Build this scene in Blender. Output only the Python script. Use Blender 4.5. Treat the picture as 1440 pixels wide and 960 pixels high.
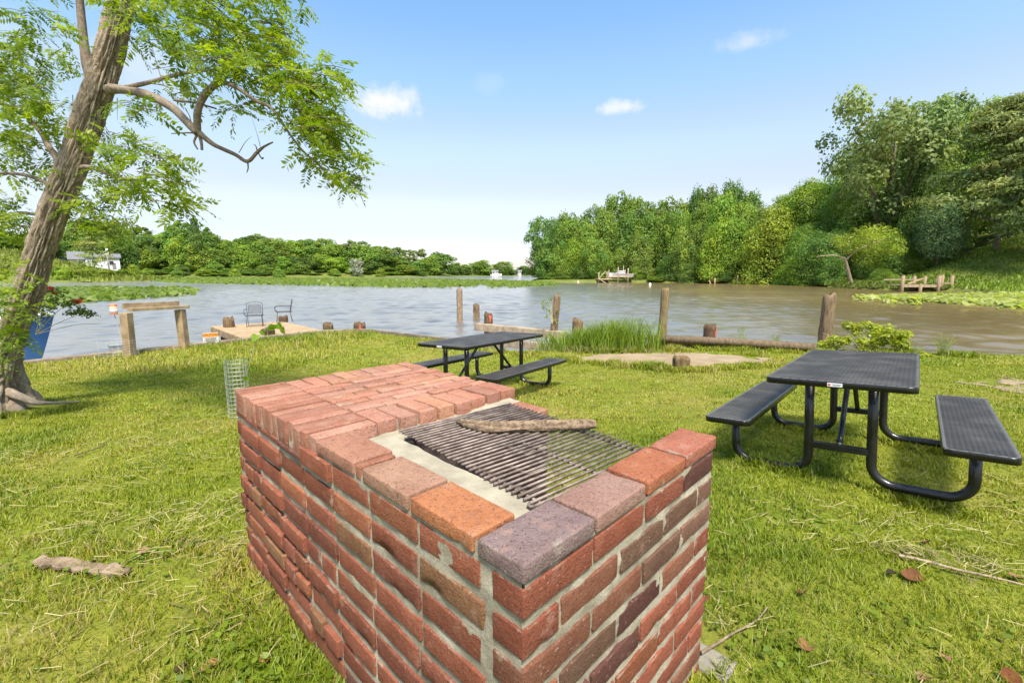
import bpy, bmesh, math, random
import numpy as np
from mathutils import Vector, Matrix, Euler

SC = bpy.context.scene
for o in list(bpy.data.objects): bpy.data.objects.remove(o)
COL = SC.collection
RNG = np.random.default_rng(7)
random.seed(7)
R = math.radians

# ------------------------------------------------------------------ camera
CAM_H = 1.485
FPX = 640.0 / 1440.0
TILT = math.atan(96 / 640.0)
cam = bpy.data.cameras.new('camera'); camo = bpy.data.objects.new('camera', cam); COL.objects.link(camo)
cam.sensor_width = 36; cam.lens = FPX * 36; cam.clip_start = 0.05; cam.clip_end = 6000
camo.location = (0, 0, CAM_H); camo.rotation_euler = (math.pi / 2 - TILT, 0, 0)
SC.camera = camo

# ------------------------------------------------------------------ sky, sun, exposure
SUN_EL, SUN_AZ = 60.0, 166.0            # azimuth clockwise from +Y (view direction)
SUN_STR, SUN_ANG, SKY_STR, EXPO = 4.3, 12.0, 0.110, 1.12
W = bpy.data.worlds.new('World'); SC.world = W; W.use_nodes = True
wn, wl = W.node_tree.nodes, W.node_tree.links
wn.clear()
wout = wn.new('ShaderNodeOutputWorld'); wbg = wn.new('ShaderNodeBackground')
sky = wn.new('ShaderNodeTexSky'); sky.sky_type = 'NISHITA'; sky.sun_disc = False
sky.sun_elevation = R(SUN_EL); sky.sun_rotation = R(SUN_AZ)
sky.air_density = 1.0; sky.dust_density = 0.6; sky.ozone_density = 1.6; sky.altitude = 0
wbg.inputs['Strength'].default_value = SKY_STR
wtc = wn.new('ShaderNodeTexCoord')

def wmath(op, a, b=None, c=None):
    n = wn.new('ShaderNodeMath'); n.operation = op
    for i, x in enumerate((a, b, c)):
        if x is None: continue
        if isinstance(x, (int, float)): n.inputs[i].default_value = x
        else: wl.new(x, n.inputs[i])
    return n.outputs[0]

def pix_ray(px, py):
    x = (px - 720) / 640.0; d = (py - 480) / 640.0
    c, s = math.cos(TILT), math.sin(TILT)
    return Vector((x, c - d * s, -(d * c + s)))

wnz = wn.new('ShaderNodeTexNoise'); wnz.inputs['Scale'].default_value = 9; wnz.inputs['Detail'].default_value = 6
wnz.inputs['Roughness'].default_value = 0.62
wl.new(wtc.outputs['Generated'], wnz.inputs['Vector'])
cl_total = None
# small fair weather clouds, each a soft patch of the sky around one direction
for (px, py, hw, hh, amp) in ((537, 143, 0.098, 0.042, 1.0), (880, 151, 0.055, 0.017, .85), (1050, 60, .05, .018, .42),
                              (690, 117, .06, .03, .12), (210, 78, .08, .05, .4), (70, 70, .14, .05, .25), (497, 130, .05, .02, .4)):
    d = pix_ray(px, py).normalized()
    rt = d.cross(Vector((0, 0, 1))).normalized(); up = rt.cross(d)
    def dot(vec):
        n = wn.new('ShaderNodeVectorMath'); n.operation = 'DOT_PRODUCT'
        wl.new(wtc.outputs['Generated'], n.inputs[0]); n.inputs[1].default_value = vec
        return n.outputs['Value']
    a = wmath('DIVIDE', dot(rt), hw); b = wmath('DIVIDE', dot(up), hh)
    r2 = wmath('ADD', wmath('MULTIPLY', a, a), wmath('MULTIPLY', b, b))
    front = wmath('GREATER_THAN', dot(d), 0.5)
    m = wmath('SUBTRACT', 1.0, wmath('SQRT', r2))
    m = wmath('MULTIPLY_ADD', wmath('SUBTRACT', wnz.outputs['Fac'], 0.5), 3.4, m)
    n = wn.new('ShaderNodeMapRange'); n.interpolation_type = 'SMOOTHSTEP'
    wl.new(m, n.inputs['Value']); n.inputs['From Min'].default_value = 0.0; n.inputs['From Max'].default_value = 0.9
    n.inputs['To Max'].default_value = amp
    m = wmath('MULTIPLY', n.outputs[0], front)
    cl_total = m if cl_total is None else wmath('MAXIMUM', cl_total, m)
# the hazy summer air of the day: paler towards the horizon, clear blue overhead
sxyz = wn.new('ShaderNodeSeparateXYZ'); wl.new(wtc.outputs['Generated'], sxyz.inputs[0])
cr = wn.new('ShaderNodeValToRGB'); cr.color_ramp.interpolation = 'EASE'
SKY_TINT = [(0.0, (.73, .68, .80)), (.067, (.79, .70, .78)), (.154, (1.10, .86, .75)), (.261, (1.30, 1.11, .91)), (.378, (1.18, 1.24, 1.13)), (.466, (1.04, 1.22, 1.25)), (.62, (.98, 1.18, 1.22))]
while len(cr.color_ramp.elements) < len(SKY_TINT): cr.color_ramp.elements.new(.5)
for e, (q, c) in zip(cr.color_ramp.elements, SKY_TINT): e.position = q; e.color = (*c, 1)
wl.new(sxyz.outputs[2], cr.inputs[0])
hs = wn.new('ShaderNodeMix'); hs.data_type = 'RGBA'; hs.blend_type = 'MULTIPLY'; hs.inputs[0].default_value = 1
wl.new(sky.outputs[0], hs.inputs[6]); wl.new(cr.outputs[0], hs.inputs[7])
wmix = wn.new('ShaderNodeMix'); wmix.data_type = 'RGBA'
wl.new(cl_total, wmix.inputs[0]); wl.new(hs.outputs[2], wmix.inputs[6]); wmix.inputs[7].default_value = (4.25, 4.3, 4.4, 1)
wl.new(wmix.outputs[2], wbg.inputs['Color']); wl.new(wbg.outputs[0], wout.inputs['Surface'])

sl = bpy.data.lights.new('sun', 'SUN'); sl.energy = SUN_STR; sl.angle = R(SUN_ANG); sl.color = (1.0, 0.925, 0.80)
so = bpy.data.objects.new('sun', sl); COL.objects.link(so)
sd = Vector((math.sin(R(SUN_AZ)) * math.cos(R(SUN_EL)), math.cos(R(SUN_AZ)) * math.cos(R(SUN_EL)), math.sin(R(SUN_EL))))
so.rotation_euler = sd.to_track_quat('Z', 'Y').to_euler()
SC.view_settings.view_transform = 'Standard'; SC.view_settings.look = 'None'
SC.view_settings.exposure = EXPO; SC.view_settings.gamma = 1; SC.view_settings.use_curve_mapping = False
SC.cycles.max_bounces = 8; SC.cycles.transparent_max_bounces = 8

# ------------------------------------------------------------------ helpers
def P(px, py, z):
    r = pix_ray(px, py); k = (z - CAM_H) / r.z
    return Vector((r.x * k, r.y * k, z))
def D(px, py, Y):
    r = pix_ray(px, py); k = Y / r.y
    return Vector((r.x * k, Y, CAM_H + r.z * k))

def _h(ix, iy, iz, s):
    n = (ix * 374761393 + iy * 668265263 + iz * 2147483647 + s * 1274126177) & 0xFFFFFFFF
    n = ((n ^ (n >> 13)) * 1274126177) & 0xFFFFFFFF
    n = n ^ (n >> 16)
    return (n & 0xFFFF) / 65535.0
def vnoise(x, y, z=0.0, s=0):
    x, y, z = np.broadcast_arrays(np.asarray(x, float), np.asarray(y, float), np.asarray(z, float))
    xi, yi, zi = (np.floor(q).astype(np.int64) for q in (x, y, z))
    fx, fy, fz = x - xi, y - yi, z - zi
    fx, fy, fz = (q * q * (3 - 2 * q) for q in (fx, fy, fz))
    r = 0
    for dx in (0, 1):
        for dy in (0, 1):
            for dz in (0, 1):
                r = r + _h(xi + dx, yi + dy, zi + dz, s) * (fx if dx else 1 - fx) * (fy if dy else 1 - fy) * (fz if dz else 1 - fz)
    return r * 2 - 1
def fbm(x, y, z=0.0, s=0, o=3):
    r, a, f = 0, 0.5, 1.0
    for i in range(o):
        r = r + a * vnoise(np.asarray(x) * f, np.asarray(y) * f, np.asarray(z) * f, s + i); a *= .5; f *= 2.03
    return r

def link(o, parent=None):
    COL.objects.link(o)
    if parent is not None: o.parent = parent
    return o
def tag(o, label=None, cat=None, group=None, kind=None):
    if label: o['label'] = label
    if cat: o['category'] = cat
    if group: o['group'] = group
    if kind: o['kind'] = kind
    return o
def thing(name, label, cat, loc=(0, 0, 0), rz=0, group=None):
    o = bpy.data.objects.new(name, None); COL.objects.link(o)
    o.location = loc; o.rotation_euler = (0, 0, rz); o.empty_display_size = .2
    return tag(o, label, cat, group)

def mesh_np(name, V, F, mat, col=None, smooth=False):
    """fast mesh: F is (M,k) array; col (N,4) per vertex"""
    V = np.asarray(V, np.float32); F = np.asarray(F, np.int32)
    me = bpy.data.meshes.new(name); n, (m, k) = len(V), F.shape
    me.vertices.add(n); me.vertices.foreach_set('co', V.ravel())
    me.loops.add(m * k); me.loops.foreach_set('vertex_index', F.ravel())
    me.polygons.add(m); me.polygons.foreach_set('loop_start', np.arange(0, m * k, k, dtype=np.int32))
    me.polygons.foreach_set('loop_total', np.full(m, k, np.int32))
    if smooth: me.polygons.foreach_set('use_smooth', np.ones(m, bool))
    if col is not None:
        a = me.color_attributes.new('Col', 'FLOAT_COLOR', 'POINT'); a.data.foreach_set('color', np.asarray(col, np.float32).ravel())
    me.materials.append(mat); me.update(calc_edges=True)
    return me
def obj(name, me, parent=None):
    return link(bpy.data.objects.new(name, me), parent)

class MB:
    """collects shapes into one mesh (all verts own a colour)"""
    def __init__(s): s.v = []; s.f = []; s.c = []; s.n = 0
    def add(s, V, F, col=(1, 1, 1, 0)):
        V = np.asarray(V, float).reshape(-1, 3)
        c = np.asarray(col, float)
        if c.ndim == 1: c = np.tile(c if len(c) == 4 else np.append(c, 0), (len(V), 1))
        s.v.append(V); s.c.append(c)
        s.f += [tuple(i + s.n for i in f) for f in F]
        s.n += len(V)
    def box(s, c, size, rot=None, col=(1, 1, 1, 0), bev=0.0):
        bm = bmesh.new(); bmesh.ops.create_cube(bm, size=1)
        for v in bm.verts: v.co = Vector((v.co.x * size[0], v.co.y * size[1], v.co.z * size[2]))
        if bev > 0: bmesh.ops.bevel(bm, geom=bm.edges[:], offset=bev, segments=2, affect='EDGES', profile=.6)
        if rot is not None: bmesh.ops.transform(bm, matrix=rot.to_4x4() if hasattr(rot, 'to_4x4') else rot, verts=bm.verts)
        bm.verts.index_update()
        s.add([tuple(v.co + Vector(c)) for v in bm.verts], [[v.index for v in f.verts] for f in bm.faces], col); bm.free()
    def bar(s, a, b, w, h, col=(1, 1, 1, 0), bev=0.0, up=(0, 0, 1)):
        a, b = Vector(a), Vector(b); d = b - a; L = d.length; x = d.normalized()
        y = Vector(up).cross(x)
        if y.length < 1e-4: y = Vector((0, 1, 0)).cross(x)
        y.normalize(); z = x.cross(y)
        s.box((a + b) / 2, (L, w, h), Matrix((x, y, z)).transposed(), col, bev)
    def tube(s, pts, rad, n=10, col=(1, 1, 1, 0), cap=True, disp=None):
        pts = [Vector(p) for p in pts]; m = len(pts)
        if isinstance(rad, (int, float)): rad = [rad] * m
        V = []; nx = None
        for i, p in enumerate(pts):
            t = (pts[min(i + 1, m - 1)] - pts[max(i - 1, 0)])
            t = t.normalized() if t.length > 1e-9 else Vector((0, 0, 1))
            if nx is None:
                nx = t.cross(Vector((0.13, 1, .07)) if abs(t.y) < .9 else Vector((1, 0.1, 0))).normalized()
            else:
                nx = (nx - t * nx.dot(t)).normalized()
            ny = t.cross(nx)
            for k in range(n):
                a = 2 * math.pi * k / n; r = rad[i]
                if disp: r *= disp(i / (m - 1), a, p)
                V.append(p + nx * math.cos(a) * r + ny * math.sin(a) * r)
        F = [(i * n + k, i * n + (k + 1) % n, (i + 1) * n + (k + 1) % n, (i + 1) * n + k) for i in range(m - 1) for k in range(n)]
        if cap:
            F.append(tuple(range(n - 1, -1, -1))); F.append(tuple((m - 1) * n + k for k in range(n)))
        s.add([tuple(p) for p in V], F, col)
    def quad(s, pts, col=(1, 1, 1, 0)): s.add(pts, [tuple(range(len(pts)))], col)
    def mesh(s, name, mat, smooth=False):
        me = bpy.data.meshes.new(name)
        V = np.concatenate(s.v); me.from_pydata(V.tolist(), [], s.f)
        a = me.color_attributes.new('Col', 'FLOAT_COLOR', 'POINT'); a.data.foreach_set('color', np.concatenate(s.c).astype(np.float32).ravel())
        me.materials.append(mat)
        if smooth: me.polygons.foreach_set('use_smooth', np.ones(len(me.polygons), bool))
        me.update(); return me
    def build(s, name, mat, parent=None, smooth=False): return obj(name, s.mesh(name, mat, smooth), parent)

def smooth_path(pts, n=6):
    """Catmull-Rom through pts (tuples of any length)"""
    p = [np.asarray(q, float) for q in pts]; out = []
    for i in range(len(p) - 1):
        a, b, c, d = p[max(i - 1, 0)], p[i], p[i + 1], p[min(i + 2, len(p) - 1)]
        for k in range(n):
            t = k / n
            out.append(.5 * ((2 * b) + (c - a) * t + (2 * a - 5 * b + 4 * c - d) * t * t + (3 * b - a - 3 * c + d) * t ** 3))
    out.append(p[-1]); return out

# ------------------------------------------------------------------ materials
class NT:
    def __init__(s, name):
        s.m = bpy.data.materials.new(name); s.m.use_nodes = True
        s.n, s.l = s.m.node_tree.nodes, s.m.node_tree.links; s.n.clear()
        s.out = s.n.new('ShaderNodeOutputMaterial')
        s.tc = s.n.new('ShaderNodeTexCoord').outputs['Object']
    def put(s, inp, x):
        if hasattr(x, 'is_output'): s.l.new(x, inp)
        elif isinstance(x, tuple) and len(x) == 3 and inp.type == 'RGBA': inp.default_value = (*x, 1)
        else: inp.default_value = x
    def math(s, op, a, b=0.0, c=None, clamp=False):
        n = s.n.new('ShaderNodeMath'); n.operation = op; n.use_clamp = clamp
        s.put(n.inputs[0], a); s.put(n.inputs[1], b)
        if c is not None: s.put(n.inputs[2], c)
        return n.outputs[0]
    def noise(s, scale, detail=4, rough=.55, stretch=None, vec=None, dist=0.0):
        n = s.n.new('ShaderNodeTexNoise'); n.inputs['Scale'].default_value = scale; n.inputs['Detail'].default_value = detail
        n.inputs['Roughness'].default_value = rough; n.inputs['Distortion'].default_value = dist
        v = vec or s.tc
        if stretch:
            mp = s.n.new('ShaderNodeMapping'); mp.inputs['Scale'].default_value = stretch; s.l.new(v, mp.inputs[0]); v = mp.outputs[0]
        s.l.new(v, n.inputs['Vector']); return n.outputs['Fac']
    def ramp(s, x, lo, hi, a=0.0, b=1.0):
        n = s.n.new('ShaderNodeMapRange'); n.interpolation_type = 'SMOOTHSTEP'
        for i, q in zip(('Value', 'From Min', 'From Max', 'To Min', 'To Max'), (x, lo, hi, a, b)): s.put(n.inputs[i], q)
        return n.outputs[0]
    def mix(s, f, a, b, blend='MIX'):
        n = s.n.new('ShaderNodeMix'); n.data_type = 'RGBA'; n.blend_type = blend
        s.put(n.inputs[0], f); s.put(n.inputs[6], a); s.put(n.inputs[7], b); return n.outputs[2]
    def attr(s, name='Col'):
        n = s.n.new('ShaderNodeAttribute'); n.attribute_name = name; return n
    def objcol(s): return s.n.new('ShaderNodeObjectInfo').outputs['Color']
    def bump(s, h, strength=.5, dist=.01):
        n = s.n.new('ShaderNodeBump'); n.inputs['Strength'].default_value = strength; n.inputs['Distance'].default_value = dist
        s.l.new(h, n.inputs['Height']); return n.outputs[0]
    def pbr(s, col, rough=.8, normal=None, spec=.4, metal=0.0, **kw):
        b = s.n.new('ShaderNodeBsdfPrincipled'); s.put(b.inputs['Base Color'], col); s.put(b.inputs['Roughness'], rough)
        b.inputs['Specular IOR Level'].default_value = spec; b.inputs['Metallic'].default_value = metal
        if normal is not None: s.l.new(normal, b.inputs['Normal'])
        for k, v in kw.items(): s.put(b.inputs[k], v)
        return b.outputs[0]
    def done(s, sh): s.l.new(sh, s.out.inputs['Surface']); return s.m

def simple(name, c1, c2, scale=6, rough=.8, stretch=None, bump=.3, bscale=None, bdist=.01, spec=.3, metal=0.0, attr=False, detail=5):
    t = NT(name); f = t.ramp(t.noise(scale, detail, .6, stretch), .3, .7)
    c = t.mix(f, c1, c2)
    if attr: c = t.mix(1.0, c, t.attr().outputs['Color'], 'MULTIPLY')
    b = t.bump(t.noise(bscale or scale * 3, 5, .6, stretch), bump, bdist) if bump else None
    return t.done(t.pbr(c, rough, b, spec, metal))

def leaf_mat(name, trans=.38, rough=.55, spec=.25, objc=True, tint=(1.15, 1.25, .45)):
    t = NT(name); c = t.attr().outputs['Color']
    if objc: c = t.mix(1.0, c, t.objcol(), 'MULTIPLY')
    a = t.pbr(c, rough, None, spec)
    tr = t.n.new('ShaderNodeBsdfTranslucent'); t.l.new(t.mix(1.0, c, tint, 'MULTIPLY'), tr.inputs[0])
    mx = t.n.new('ShaderNodeMixShader'); mx.inputs[0].default_value = trans
    t.l.new(a, mx.inputs[1]); t.l.new(tr.outputs[0], mx.inputs[2])
    return t.done(mx.outputs[0])

M = {}
M['leaf'] = leaf_mat('leaf_far')
M['leaf_near'] = leaf_mat('leaf_locust', .5, .45, .35, False, (1.25, 1.35, .4))
M['blade'] = leaf_mat('grass_blade', .35, .5, .3, False, (1.15, 1.2, .5))
M['wood'] = simple('weathered_timber', (.20, .155, .105), (.36, .29, .205), 5, .85, (1, 1, 1), .5, 30, .01, .2, attr=True)
M['post'] = simple('weathered_post', (.16, .115, .075), (.33, .26, .18), 9, .9, (3, 3, .5), .9, 22, .02, .2, attr=True)
M['deck'] = simple('deck_boards', (.30, .205, .12), (.40, .29, .18), 5, .8, None, .3, 40, .004, .2, attr=True)
M['iron'] = simple('wrought_iron', (.06, .06, .064), (.09, .09, .095), 20, .5, None, .1, 60, .002, .4)
M['white'] = simple('white_siding', (.68, .69, .72), (.78, .78, .80), 2, .7, None, .1, 8, .01, .3, attr=True)
M['roof'] = simple('roof_shingle', (.12, .12, .13), (.2, .2, .21), 3, .9, None, .3, 12, .02, .2, attr=True)
M['glass'] = simple('window_glass', (.02, .025, .03), (.03, .035, .04), 2, .1, None, 0, spec=.6)
M['bark_far'] = simple('bark_far', (.09, .07, .05), (.20, .17, .13), 3, .9, (3, 3, .6), .8, 6, .05, .2, attr=True)
M['paint'] = simple('paint', (.9, .9, .9), (1, 1, 1), 4, .5, None, .05, 30, .002, .4, attr=True)
M['dry'] = simple('dry_plant', (.85, .85, .85), (1, 1, 1), 12, .8, None, .2, 60, .003, .2, attr=True)
M['wire'] = simple('galvanized_wire', (.5, .52, .53), (.62, .64, .65), 20, .45, None, 0, metal=.5)
M['rod'] = simple('steel_rod', (.09, .065, .052), (.27, .21, .175), 18, .55, None, .5, 80, .002, .4, metal=.3)
M['earth'] = simple('bank_earth', (.10, .11, .03), (.16, .19, .04), .25, .95, None, .4, 1, .1, .1)
M['concrete'] = simple('concrete', (.16, .145, .115), (.24, .215, .17), 10, .9, None, .4, 60, .006, .2)

# black thermoplastic coated steel
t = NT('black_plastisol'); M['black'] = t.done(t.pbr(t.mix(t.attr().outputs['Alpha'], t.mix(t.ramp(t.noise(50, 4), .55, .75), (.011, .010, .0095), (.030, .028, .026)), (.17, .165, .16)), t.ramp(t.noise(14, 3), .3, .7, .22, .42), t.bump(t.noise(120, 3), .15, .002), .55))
# flat surfaces of the tables: same coating, dusty and worn
t = NT('black_mesh_coating'); M['blackmesh'] = t.done(t.pbr(t.mix(t.ramp(t.noise(4, 4), .35, .75), (.036, .032, .030), (.085, .078, .071)), .46, t.bump(t.noise(150, 3), .2, .002), .6))

# bricks: own colour per brick in Col, alpha = closeness to an edge
t = NT('brick'); at = t.attr(); c = at.outputs['Color']
c = t.mix(t.ramp(t.noise(9, 6, .65), .35, .7, 0, .42), c, t.mix(1.0, c, (.55, .42, .42), 'MULTIPLY'))
c = t.mix(t.ramp(t.noise(17, 5, .6), .56, .72, 0, .35), c, (.50, .30, .22))
c = t.mix(t.ramp(t.noise(34, 6, .75), .50, .74, 0, .55), c, t.mix(1.0, c, (.42, .36, .36), 'MULTIPLY'))
c = t.mix(t.ramp(t.noise(150, 3, .65), .565, .66, 0, .8), c, (.075, .042, .035))
c = t.mix(t.ramp(t.noise(95, 4, .7), .60, .72, 0, .5), c, (.55, .42, .33))
sm = t.math('MULTIPLY_ADD', at.outputs['Alpha'], .30, t.noise(14, 6, .7))
c = t.mix(t.ramp(sm, .80, .98, 0, .6), c, (.36, .31, .24))
hb = t.math('ADD', t.noise(60, 6, .7), t.math('MULTIPLY', t.noise(220, 3, .6), .5))
M['brick'] = t.done(t.pbr(c, .95, t.bump(hb, 1.0, .008), .08))
t = NT('mortar'); c = t.mix(t.ramp(t.noise(7, 6, .65), .3, .7), (.25, .215, .155), (.47, .42, .32))
c = t.mix(t.ramp(t.noise(22, 5), .55, .72, 0, .6), c, (.17, .15, .10))
M['mortar'] = t.done(t.pbr(c, .95, t.bump(t.noise(110, 6, .75), 1.0, .008), .15))
t = NT('ledge_mortar'); c = t.mix(t.ramp(t.noise(9, 6, .65), .3, .7), (.25, .22, .16), (.37, .33, .245))
M['ledge'] = t.done(t.pbr(c, .95, t.bump(t.noise(90, 6, .75), .7, .006), .15))
M['soot'] = simple('sooty_firebox', (.05, .035, .035), (.16, .12, .11), 8, .95, None, .6, 40, .01, .1)

# bark of the big tree
t = NT('furrowed_bark'); at = t.attr(); n1 = t.noise(30, 6, .7)
c = t.mix(t.ramp(n1, .3, .7), (.26, .195, .135), (.46, .38, .29))
c = t.mix(1.0, c, at.outputs['Color'], 'MULTIPLY')
M['bark'] = t.done(t.pbr(c, .95, t.bump(t.math('ADD', n1, t.noise(90, 4, .7)), .9, .012), .15))

# lawn ground under the blades
t = NT('lawn_ground'); big = t.noise(.55, 5, .6); mid = t.noise(4, 5, .65); fine = t.noise(38, 4, .7)
g = t.mix(t.ramp(mid, .3, .7), (.115, .15, .014), (.20, .22, .024))
g = t.mix(t.ramp(big, .42, .68, 0, .75), g, (.25, .215, .05))
g = t.mix(t.ramp(fine, .5, .75, 0, .7), g, (.045, .06, .012))
g = t.mix(t.ramp(t.noise(1.6, 5, .7), .60, .74, 0, .8), g, (.23, .18, .095))
M['lawn'] = t.done(t.pbr(g, .95, t.bump(t.math('ADD', fine, mid), .9, .03), .1))
t = NT('bare_earth'); c = t.mix(t.ramp(t.noise(2.2, 6, .65), .3, .7), (.23, .17, .105), (.31, .24, .155))
c = t.mix(t.ramp(t.noise(45, 4, .7), .58, .7, 0, .6), c, (.24, .19, .12))
M['dirt'] = t.done(t.pbr(c, .95, t.bump(t.noise(40, 6, .7), .6, .015), .1))

# river water
t = NT('water')
# reflection painted in by position: silvery sky at left, dimmed to brown at right
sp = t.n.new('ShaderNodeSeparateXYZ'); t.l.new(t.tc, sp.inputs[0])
gloss_cut = t.ramp(t.math('MULTIPLY_ADD', t.noise(.12, 4, .6), 16.0, t.math('MULTIPLY_ADD', sp.outputs[1], -.10, sp.outputs[0])), 8.0, 30.0)
nrm = t.bump(t.noise(6.0, 4, .6, (.8, 1.5, 1), dist=.4), .22, .06)
wc = t.mix(t.ramp(t.noise(.05, 3), .35, .65), (.105, .074, .026), (.145, .102, .038))
body = t.pbr(wc, .5, nrm, .0)
gcol = (1, .935, .87, 1)
gl = t.n.new('ShaderNodeBsdfGlossy'); gl.inputs['Roughness'].default_value = .05; gl.inputs['Color'].default_value = gcol; t.l.new(nrm, gl.inputs['Normal'])
g2 = t.n.new('ShaderNodeBsdfGlossy'); g2.inputs['Roughness'].default_value = .30; g2.inputs['Color'].default_value = gcol; t.l.new(nrm, g2.inputs['Normal'])
gm = t.n.new('ShaderNodeMixShader'); t.l.new(t.math('MULTIPLY_ADD', gloss_cut, -.30, .46), gm.inputs[0]); t.l.new(gl.outputs[0], gm.inputs[1]); t.l.new(g2.outputs[0], gm.inputs[2])
fr = t.n.new('ShaderNodeFresnel'); fr.inputs['IOR'].default_value = 2.0; t.l.new(nrm, fr.inputs['Normal'])
fac = t.math('ADD', t.math('MULTIPLY', fr.outputs[0], .62), t.math('MULTIPLY_ADD', gloss_cut, -.34, .40), None, True)
mx = t.n.new('ShaderNodeMixShader'); t.l.new(fac, mx.inputs[0]); t.l.new(body, mx.inputs[1]); t.l.new(gm.outputs[0], mx.inputs[2])
M['water'] = t.done(mx.outputs[0])

# ------------------------------------------------------------------ ground of the near bank
SHORE = [(-40, -29.5), (-9.98, 9.0), (-6.0, 14.0), (-5.1, 14.45), (-4.5, 14.35), (-1.75, 12.35), (-0.75, 11.1), (0.2, 10.75), (1.1, 10.9), (2.4, 11.35), (3.7, 11.5), (7.2, 11.15), (9.6, 10.45), (12, 10.1), (17, 8.6), (40, 2)]
SX = np.array([p[0] for p in SHORE]); SY = np.array([p[1] for p in SHORE])
def sstep(x, a, b):
    q = np.clip((np.asarray(x, float) - a) / (b - a), 0, 1); return q * q * (3 - 2 * q)
def lawn_z(x, y):
    x = np.asarray(x, float); y = np.asarray(y, float)
    d = y - 3.5
    base = -0.068 * (np.sqrt(d * d + .5) + d) / 2
    base = np.maximum(base, -.36 - .02 * sstep(y, 8, 12)) if False else -0.36 + np.log1p(np.exp(np.clip((base + .36) * 22, -50, 50))) / 22
    return base + .014 * fbm(x * .9, y * .9, 0, 3)
def over_shore(x, y): return np.asarray(y, float) - np.interp(x, SX, SY)
def ground_z(x, y):
    o = over_shore(x, y)
    z = lawn_z(x, y)
    cut = np.where((np.asarray(x) > -1.9) & (np.asarray(x) < 3.4), .9, .12)
    return z - (z + 1.7) * sstep(o, 0.0, cut)
xs = np.concatenate([np.arange(-40, -12, .5), np.arange(-12, 14, .09), np.arange(14, 40, .5)])
ys = np.concatenate([np.arange(-12, 0, .4), np.arange(0, 15.4, .09)])
gx, gy = np.meshgrid(xs, ys); gz = ground_z(gx, gy)
nx, ny = len(xs), len(ys)
idx = np.arange(nx * ny).reshape(ny, nx)
F = np.stack([idx[:-1, :-1], idx[:-1, 1:], idx[1:, 1:], idx[1:, :-1]], -1).reshape(-1, 4)
keep = (over_shore(gx, gy).ravel()[F] < 1.2).any(1); F = F[keep]
tag(obj('lawn', mesh_np('lawn', np.stack([gx, gy, gz], -1).reshape(-1, 3), F, M['lawn'], smooth=True)), kind='structure')

def in_poly(x, y, poly):
    x = np.asarray(x, float); y = np.asarray(y, float); r = np.zeros(x.shape, bool); n = len(poly)
    for i in range(n):
        x1, y1 = poly[i][:2]; x2, y2 = poly[(i + 1) % n][:2]
        if y1 == y2: continue
        c = ((y1 > y) != (y2 > y)) & (x < (x2 - x1) * (y - y1) / (y2 - y1) + x1); r ^= c
    return r
def sheet(name, poly, mat, lift, cell=.05, wob=.26):
    xa = [p[0] for p in poly]; ya = [p[1] for p in poly]
    X, Y = np.meshgrid(np.arange(min(xa) - .3, max(xa) + .3, cell), np.arange(min(ya) - .3, max(ya) + .3, cell))
    ins = in_poly(X + wob * fbm(X * 2.5, Y * 2.5, 0, 11, 5) * 2, Y + wob * fbm(X * 2.5, Y * 2.5, 5, 12, 5) * 2, poly)
    id_ = np.arange(X.size).reshape(X.shape); f = ins[:-1, :-1] & ins[1:, 1:] & ins[:-1, 1:] & ins[1:, :-1]
    F = np.stack([id_[:-1, :-1], id_[:-1, 1:], id_[1:, 1:], id_[1:, :-1]], -1)[f]
    V = np.stack([X, Y, lawn_z(X, Y) + lift], -1).reshape(-1, 3)
    u, inv = np.unique(F, return_inverse=True)
    return obj(name, mesh_np(name, V[u], inv.reshape(F.shape), mat, smooth=True))
RAMP = [P(a, b, -.35)[:2] for a, b in ((812, 502), (860, 497), (930, 496), (1010, 498), (1060, 501), (1086, 507), (1062, 515), (970, 521), (880, 515), (822, 508))]
tag(sheet('dirt_path', RAMP, M['dirt'], .012), kind='structure')
GRAV = [P(a, b, -.25)[:2] for a, b in ((1330, 541), (1400, 530), (1500, 530), (1500, 556), (1400, 552))]
tag(sheet('gravel_patch', GRAV, M['dirt'], .01, .07, .5), kind='structure')

# ------------------------------------------------------------------ water and far land
WZ = -0.95
def growing(lo, hi, st, k, far):
    v = [lo]
    while v[-1] < hi: v.append(v[-1] + st); st *= k
    while v[-1] < far: v.append(v[-1] * 1.35 + .5)
    return np.array(v)
xr = growing(0, 75, .13, 1.0028, 3000); wx = np.concatenate([-xr[:0:-1], xr]); wy = np.concatenate([[-60, -20, 0, 5], growing(8.0, 110, .075, 1.0062, 4000)])
WX, WY = np.meshgrid(wx, wy); rgw = np.random.default_rng(17); H_ = np.zeros(WX.shape)
cell = np.maximum(np.gradient(wx)[None, :], np.gradient(wy)[:, None])
for k in range(34):
    wl_ = .42 * (2.6 / .42) ** rgw.random(); th_ = math.radians(rgw.normal(82, 30)); ph = rgw.random() * 6.28; a_ = .021 * wl_ ** .9 / math.sqrt(34 / 6)
    mod = .55 + .45 * vnoise(WX * .16 + k, WY * .16, k * .7, 19)
    H_ += np.clip(wl_ / (3.2 * cell) - .3, 0, 1) * a_ * mod * np.sin((WX * math.cos(th_) + WY * math.sin(th_)) * 2 * math.pi / wl_ + ph + 1.2 * vnoise(WX * .3, WY * .3, k, 18))
idw = np.arange(WX.size).reshape(WX.shape)
tag(obj('water', mesh_np('water', np.stack([WX, WY, WZ + H_], -1).reshape(-1, 3), np.stack([idw[:-1, :-1], idw[:-1, 1:], idw[1:, 1:], idw[1:, :-1]], -1).reshape(-1, 4), M['water'], smooth=True)), kind='structure')

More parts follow.
